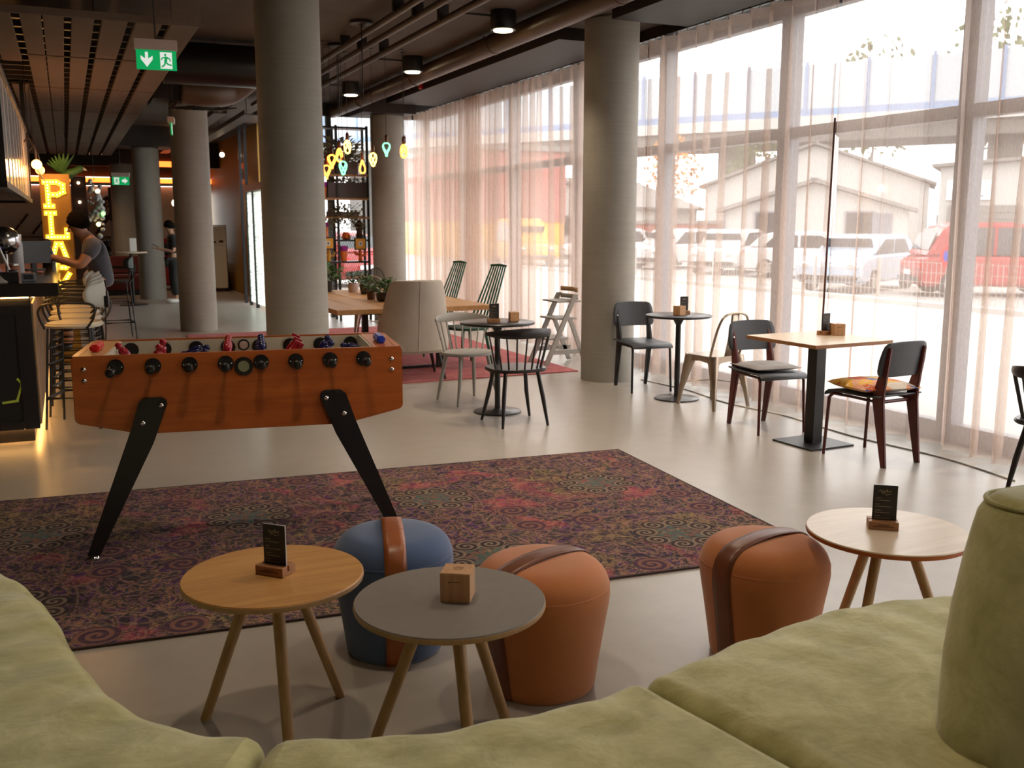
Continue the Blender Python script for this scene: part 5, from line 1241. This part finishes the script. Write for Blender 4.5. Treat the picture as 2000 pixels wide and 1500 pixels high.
t = thing('wall_wreath', 'dark bristly wreath hanging on the far wall panel edge', 'wreath', (1.0, 26.75, 1.95)); MB().tube([(.09*math.cos(a), 0, .26*math.sin(a)) for a in [2*PI*i/20 for i in range(20)]], .05, 8, True).build('ring', 'burnt', t); o = leaves(90, .14, .5, -.26, .09, 5).build('bristles', 'burnt', t, smooth=0); o['kind'] = 'stuff'
t = thing('grey_partition', 'grey upright partition panel beside the far columns', 'partition', (1.27, 25.0, 0)); MB().bx(-.3, .25, 0, .06, 0, 1.62).build('lower_panel', flat('mauve_grey_panel', (.26, .22, .22), .7), t, smooth=0); MB().bx(-.3, .25, 0, .06, 1.625, 2.4).build('upper_panel', 'darkpipe', t, smooth=0)
t = thing('glass_ornament', 'tall clear glittering light ornament beside the marquee sign', 'lamp', (.48, 17.5, 0)); MB().tube([(0, 0, 2.25), (0, 0, CEIL-.001)], .004, 5).build('cord', 'cord', t)
mb = MB(); rnd = random.Random(3)
for i in range(46): mb.sphere((rnd.uniform(-.12, .12), rnd.uniform(-.1, .1), 1.35+rnd.random()*.9), rnd.uniform(.02, .05), 8)
o = mb.build('glass_drops', 'cardedge', t); o['kind'] = 'stuff'
for i, (x, z, m) in enumerate(((.04, 2.08, emit('drop_light', (1, .75, .35), 4)), (.1, 1.72, emit('drop_light_green', (.25, .8, .2), 1.5)), (.02, 1.55, emit('drop_light_b', (1, .7, .25), 3)))): MB().sphere((x, -.1, z), .035, 10).build('small_bulb', m, t)
t = thing('dark_display_case', 'dark display case with small lights behind the seated man', 'cabinet', (.22, 17.2, 0)); MB().bx(-.09, .13, 0, .3, .0, 2.3).build('case_body', 'burnt', t, smooth=0)
for z in (2.2, 1.9): MB().sphere((.02, -.02, z), .022, 8).build('case_light', emit('case_light_%d' % int(z*10), (1, .7, .4), 3), t)
t = thing('red_bench', 'low dark red upholstered bench in the far seating corner', 'bench', (.8, 23.0, 0)); MB().bx(-1.4, .75, 0, .7, .12, .45).build('seat', 'redsofa', t, bevel=.03, seg=3); MB().bx(-1.4, .75, .5, .72, .451, .85).build('backrest', 'redsofa', t, bevel=.03, seg=3); MB().bx(-1.35, .7, .08, .62, 0, .119).build('plinth', 'black', t)
t = thing('high_table', 'small high table with round top and single pole by the far column', 'table', (1.12, 20.25, 0)); MB().lathe([(.29, 1.0), (.3, 1.005), (.3, 1.02), (.295, 1.025)], 36).build('table_top', 'oakpale', t); MB().cyl((0, 0, .51), .028, .98, 16).build('pole', 'black', t); MB().lathe([(.26, 0), (.26, .012), (.04, .02)], 32).build('base_plate', 'black', t)
t = thing('table_card', 'upright white card on the high table', 'card', (1.17, 20.22, 1.0255)); MB().bx(-.06, .06, -.01, .01, 0, .26).build('card_sheet', 'white', t, smooth=0); MB().bx(-.065, .065, -.03, .03, 0, .012).build('card_foot', 'cardedge', t)
t = thing('white_cabinet', 'tall pale cabinet on castors beside the lobby glazing', 'cabinet', (3.22, 23.75, 0), R(-10)); MB().bx(-.2, .2, -.25, .25, .08, 1.06).build('lower_door', 'white', t, smooth=0, bevel=.006); MB().bx(-.2, .2, -.25, .25, 1.065, 1.5).build('upper_door', 'white', t, smooth=0, bevel=.006); MB().bx(-.21, .21, -.26, .26, 1.505, 1.53).build('top', 'cream', t, smooth=0)
for sx in (-.15, .15): MB().cyl((sx, -.2, .04), .04, .03, 14, 'x').build('castor', 'rubber', t); MB().cyl((sx, .2, .04), .04, .03, 14, 'x').build('castor', 'rubber', t)
MB().bx(-.08, -.02, -.253, -.2505, 1.12, 1.16).bx(.04, .14, -.253, -.2505, 1.13, 1.18).build('door_print', 'burnt', t, smooth=0); MB().sphere((.02, -.255, 1.42), .015, 8).build('knob', 'steel', t)
t = thing('wooden_counter', 'low wooden counter with white papers behind the white cabinet', 'counter', (3.12, 26.0, 0)); MB().bx(-.3, .35, 0, .4, 0, .82).build('body', 'tabletop', t, smooth=0); MB().bx(-.32, .37, -.02, .42, .825, .86).build('top', 'white', t, smooth=0)
car('red vintage car standing inside at the far end', 2.2, 24.9, R(175), 'carred', 1.35, 2.6, 1.2, 'vintage_car', None)
for i, (x, y, z, lab) in enumerate(((1.95, 24.6, 2.28, 'round white globe pendant left of the other far globe'), (2.45, 24.9, 2.05, 'round white globe pendant hanging lower than its neighbour'), (3.02, 21.0, 2.95, 'small far ceiling spot near the lobby posts'))):
    t = thing('globe_pendant', lab, 'pendant lamp', (x, y, z), 0, 'white globe pendants'); MB().sphere((0, 0, 0), .09 if i < 2 else .05, 16).build('globe', emit('white_globe_%d' % i, (1, .78, .5), 4), t); MB().tube([(0, 0, .09), (0, 0, CEIL-z-.001)], .004, 5).build('cord', 'cord', t)
    MB().lathe([(.03, .08), (.03, .12)], 10).build('cap', 'leather', t)
for i, (x, y, e_) in enumerate(((-.8, 14.5, 40), (.4, 22.5, 60), (2.3, 21.2, 110))):
    t = thing('recessed_spot', ('warm ceiling spot above the back of the bar', 'warm ceiling spot above the red bench', 'warm ceiling spot above the passage to the white cabinet')[i], 'lamp', (x, y, CEIL-.001), 0, 'warm ceiling spots'); MB().lathe([(.06, -.1), (.06, 0)], 20).build('housing', 'black', t); MB().lathe([(.045, -.105), (.045, -.1005)], 16).build('lens', emit('spot_lens_%d' % i, (1, .7, .35), 8), t)
    l = bpy.data.lights.new('spot_beam', 'SPOT'); l.energy = e_; l.color = (1, .62, .32); l.spot_size = R(120); l.spot_blend = .8; l.shadow_soft_size = .06; lo = bpy.data.objects.new('spot_beam', l); C.objects.link(lo); lo.parent = t; lo.location = (0, 0, -.12)

# ================================================================ people
def skin_mesh(name, J, E, mat, parent, root, sub=2):
    keys = list(J); me = bpy.data.meshes.new(name); me.from_pydata([J[q][0] for q in keys], [(keys.index(a), keys.index(b)) for a, b in E], [])
    o = bpy.data.objects.new(name, me); C.objects.link(o); o.parent = parent
    o.modifiers.new('skin', 'SKIN'); lay = me.skin_vertices[0] if me.skin_vertices else None
    if lay is None:
        bm = bmesh.new(); bm.from_mesh(me); bm.verts.layers.skin.verify(); bm.to_mesh(me); bm.free(); lay = me.skin_vertices[0]
    for i, q in enumerate(keys):
        r_ = J[q][1]; r_ = (r_, r_) if not isinstance(r_, tuple) else r_
        lay.data[i].radius = r_; lay.data[i].use_root = (q == root)
    sm = o.modifiers.new('sub', 'SUBSURF'); sm.levels = sub; sm.render_levels = sub
    o.modifiers['skin'].use_smooth_shade = True
    me.materials.append(MAT[mat]); return o
def chain(*ks): return list(zip(ks, ks[1:]))
def hand(J, E, wrist, side, d, up, tag_, sc=1.0):
    d = Vector(d).normalized(); up = Vector(up).normalized(); s = d.cross(up)*side; W = Vector(J[wrist][0])
    J[tag_+'palm'] = (tuple(W+d*.06), (.034, .02)); E.append((wrist, tag_+'palm'))
    for i, (o_, L) in enumerate(((-.030, .06), (-.01, .075), (.01, .078), (.03, .068))):
        a, b, c_ = '%sf%da' % (tag_, i), '%sf%db' % (tag_, i), '%sf%dc' % (tag_, i)
        J[a] = (tuple(W+d*.1+s*o_), .009); J[b] = (tuple(W+d*(.1+L*.55)+s*o_*1.1-up*.008), .0085); J[c_] = (tuple(W+d*(.1+L*.85)+s*o_*1.1-up*.03), .0075); E += [(tag_+'palm', a), (a, b), (b, c_)]
    J[tag_+'t1'] = (tuple(W+d*.05-s*.045), .011); J[tag_+'t2'] = (tuple(W+d*.09-s*.06-up*.01), .009); E += [(tag_+'palm', tag_+'t1'), (tag_+'t1', tag_+'t2')]
def head(J, E, c, f, up, nk):
    c = Vector(c); f = Vector(f).normalized(); up = Vector(up).normalized(); s = f.cross(up)
    J['jaw'] = (tuple(c+f*.02-up*.06), (.062, .07)); J['skull'] = (tuple(c+up*.02), (.082, .098)); J['crown'] = (tuple(c+up*.085-f*.005), (.05, .06)); E += [(nk, 'jaw'), ('jaw', 'skull'), ('skull', 'crown')]
    return c, f, up, s
def face_parts(body, c, f, up, s):
    for q in (-1, 1):
        MB().sphere(c+f*.088+s*q*.032+up*.005, .011, 10).build('eye', 'burnt', body); MB().sphere(c+s*q*.083-f*.005-up*.012, .024, 10, (.6, 1, 1.3)).build('ear', 'skin', body)
    MB().tube([c+f*.088+up*.01, c+f*.112-up*.03, c+f*.09-up*.035], [.008, .014, .01], 8).build('nose', 'skin', body); MB().tube([c+f*.088-up*.062+s*.022, c+f*.094-up*.062, c+f*.088-up*.062-s*.022], .005, 6).build('mouth', 'leather', body)
def hair_cap(par, c, f, up, s, r=.103):
    def g(i, j):
        th = PI*.70*i/8; ph = 2*PI*j/20; fr = math.cos(ph)
        th2 = th*(1-.38*max(0, fr)); d = up*math.cos(th2)+(f*math.cos(ph)+s*math.sin(ph))*math.sin(th2)
        rr = r*(1.03+.05*math.sin(j*5+i*3)); return c+up*.018-f*.008+Vector((d.x, d.y, d.z))*rr+up*.012*math.cos(th2)
    o = MB().grid(g, 9, 20, False, True).build('hair', 'hair', par, smooth=80); o.modifiers.new('thickness', 'SOLIDIFY').thickness = .012
# seated man, faces -X (local +y), leaning on the bar
t = thing('person', 'person in a slate t-shirt sitting on a bar stool, leaning over the counter', 'person', (.27, 10.42, 0), R(90))
hc = Vector((0, .15, 1.55)); fd = Vector((0, .94, -.33)); hu = Vector((0, .33, .94))
J = {'pel': ((0, -.02, .915), (.15, .12)), 'waist': ((0, -.02, 1.06), (.135, .10)), 'chest': ((0, .02, 1.25), (.15, .11)), 'neck0': ((0, .06, 1.37), (.08, .075)), 'neck': ((0, .09, 1.45), (.05, .052))}
E = chain('pel', 'waist', 'chest', 'neck0', 'neck')
head(J, E, hc, fd, hu, 'neck')
for sd, n_ in ((-1, 'L'), (1, 'R')):
    J['sh'+n_] = ((sd*.18, .04, 1.33), .062); J['el'+n_] = ((sd*.25, .16, 1.16), .043); J['wr'+n_] = ((sd*.13, .38, 1.235), .03); E += [('neck0', 'sh'+n_)]+chain('sh'+n_, 'el'+n_, 'wr'+n_); hand(J, E, 'wr'+n_, sd, (-sd*.3, .9, .2), (0, -.2, 1), n_)
    J['hip'+n_] = ((sd*.1, .04, .90), .088); J['kn'+n_] = ((sd*.13, .34, .87), .062); J['an'+n_] = ((sd*.11, .30, .44), .042); J['to'+n_] = ((sd*.12, .43, .385), .036); E += [('pel', 'hip'+n_)]+chain('hip'+n_, 'kn'+n_, 'an'+n_, 'to'+n_)
body = skin_mesh('body', J, E, 'skin', t, 'pel'); face_parts(body, hc, fd, hu, fd.cross(hu)); hair_cap(t, hc, fd, hu, fd.cross(hu))
SJ = {'pel': ((0, -.02, .93), (.165, .135)), 'waist': ((0, -.03, 1.06), (.152, .118)), 'chest': ((0, .01, 1.25), (.168, .128)), 'neck0': ((0, .055, 1.375), (.098, .09))}
SE = chain('pel', 'waist', 'chest', 'neck0')
for sd, n_ in ((-1, 'L'), (1, 'R')): SJ['sh'+n_] = ((sd*.185, .035, 1.335), .08); SJ['el'+n_] = ((sd*.232, .115, 1.225), .068); SE += [('neck0', 'sh'+n_), ('sh'+n_, 'el'+n_)]
skin_mesh('t_shirt', SJ, SE, 'shirt', t, 'pel')
TJ = {'pel': ((0, -.02, .905), (.17, .13))}; TE = []
for sd, n_ in ((-1, 'L'), (1, 'R')): TJ['hip'+n_] = ((sd*.1, .06, .895), .098); TJ['kn'+n_] = ((sd*.13, .34, .87), .074); TJ['an'+n_] = ((sd*.11, .305, .50), .055); TE += [('pel', 'hip'+n_)]+chain('hip'+n_, 'kn'+n_, 'an'+n_); MB().sphere((sd*.12, .385, .385), .05, 14, (.9, 2.2, .9)).build('shoe', 'soft_black', t)
skin_mesh('trousers', TJ, TE, 'jeans', t, 'pel')
# standing person, faces -X, looks at a phone
t = thing('person', 'person in black clothes standing beside a column, looking at a phone', 'person', (1.92, 20.45, 0), R(95))
hc = Vector((0, .05, 1.50)); fd = Vector((0, .9, -.4)); hu = Vector((0, .4, .9))
J = {'pel': ((0, 0, .88), (.14, .105)), 'waist': ((0, 0, 1.03), (.12, .09)), 'chest': ((0, 0, 1.2), (.145, .10)), 'neck0': ((0, .01, 1.31), (.075, .07)), 'neck': ((0, .025, 1.385), (.045, .047))}
E = chain('pel', 'waist', 'chest', 'neck0', 'neck'); head(J, E, hc, fd, hu, 'neck')
for sd, n_ in ((-1, 'L'), (1, 'R')):
    J['sh'+n_] = ((sd*.18, 0, 1.28), .056); J['el'+n_] = ((sd*.21, .03, 1.02), .04); J['wr'+n_] = ((sd*.09, .24, 1.07), .028); E += [('neck0', 'sh'+n_)]+chain('sh'+n_, 'el'+n_, 'wr'+n_); hand(J, E, 'wr'+n_, sd, (-sd*.25, .9, .25), (0, -.25, 1), n_)
    J['hip'+n_] = ((sd*.09, 0, .84), .085); J['kn'+n_] = ((sd*.10, .03, .46), .058); J['an'+n_] = ((sd*.10, 0, .09), .038); J['to'+n_] = ((sd*.11, .13, .045), .033); E += [('pel', 'hip'+n_)]+chain('hip'+n_, 'kn'+n_, 'an'+n_, 'to'+n_)
body = skin_mesh('body', J, E, 'skin', t, 'pel'); face_parts(body, hc, fd, hu, fd.cross(hu)); hair_cap(t, hc, fd, hu, fd.cross(hu))
SJ = {'pel': ((0, 0, .90), (.155, .12)), 'waist': ((0, 0, 1.03), (.137, .105)), 'chest': ((0, 0, 1.2), (.16, .115)), 'neck0': ((0, .005, 1.315), (.09, .085))}; SE = chain('pel', 'waist', 'chest', 'neck0')
for sd, n_ in ((-1, 'L'), (1, 'R')): SJ['sh'+n_] = ((sd*.185, 0, 1.285), .073); SJ['el'+n_] = ((sd*.21, .02, 1.08), .058); SE += [('neck0', 'sh'+n_), ('sh'+n_, 'el'+n_)]
skin_mesh('t_shirt', SJ, SE, 'blackcloth', t, 'pel')
TJ = {'pel': ((0, 0, .88), (.155, .118))}; TE = []
for sd, n_ in ((-1, 'L'), (1, 'R')): TJ['hip'+n_] = ((sd*.09, 0, .82), .097); TJ['kn'+n_] = ((sd*.10, .03, .46), .07); TJ['an'+n_] = ((sd*.10, 0, .14), .055); TE += [('pel', 'hip'+n_)]+chain('hip'+n_, 'kn'+n_, 'an'+n_); MB().sphere((sd*.11, .06, .048), .046, 14, (1, 2.7, 1)).build('shoe', 'white', t)
skin_mesh('trousers', TJ, TE, 'blackcloth', t, 'pel')
t = thing('mobile_phone', 'black phone held by the standing person', 'phone', (1.60, 20.42, 1.13), R(95)); MB().box((0, 0, 0), (.08, .16, .01), (R(30), 0, 0)).build('phone_case', 'soft_black', t, bevel=.003); MB().box((0, -.003, .0065), (.07, .145, .002), (R(30), 0, 0)).build('phone_screen', 'carglass', t)
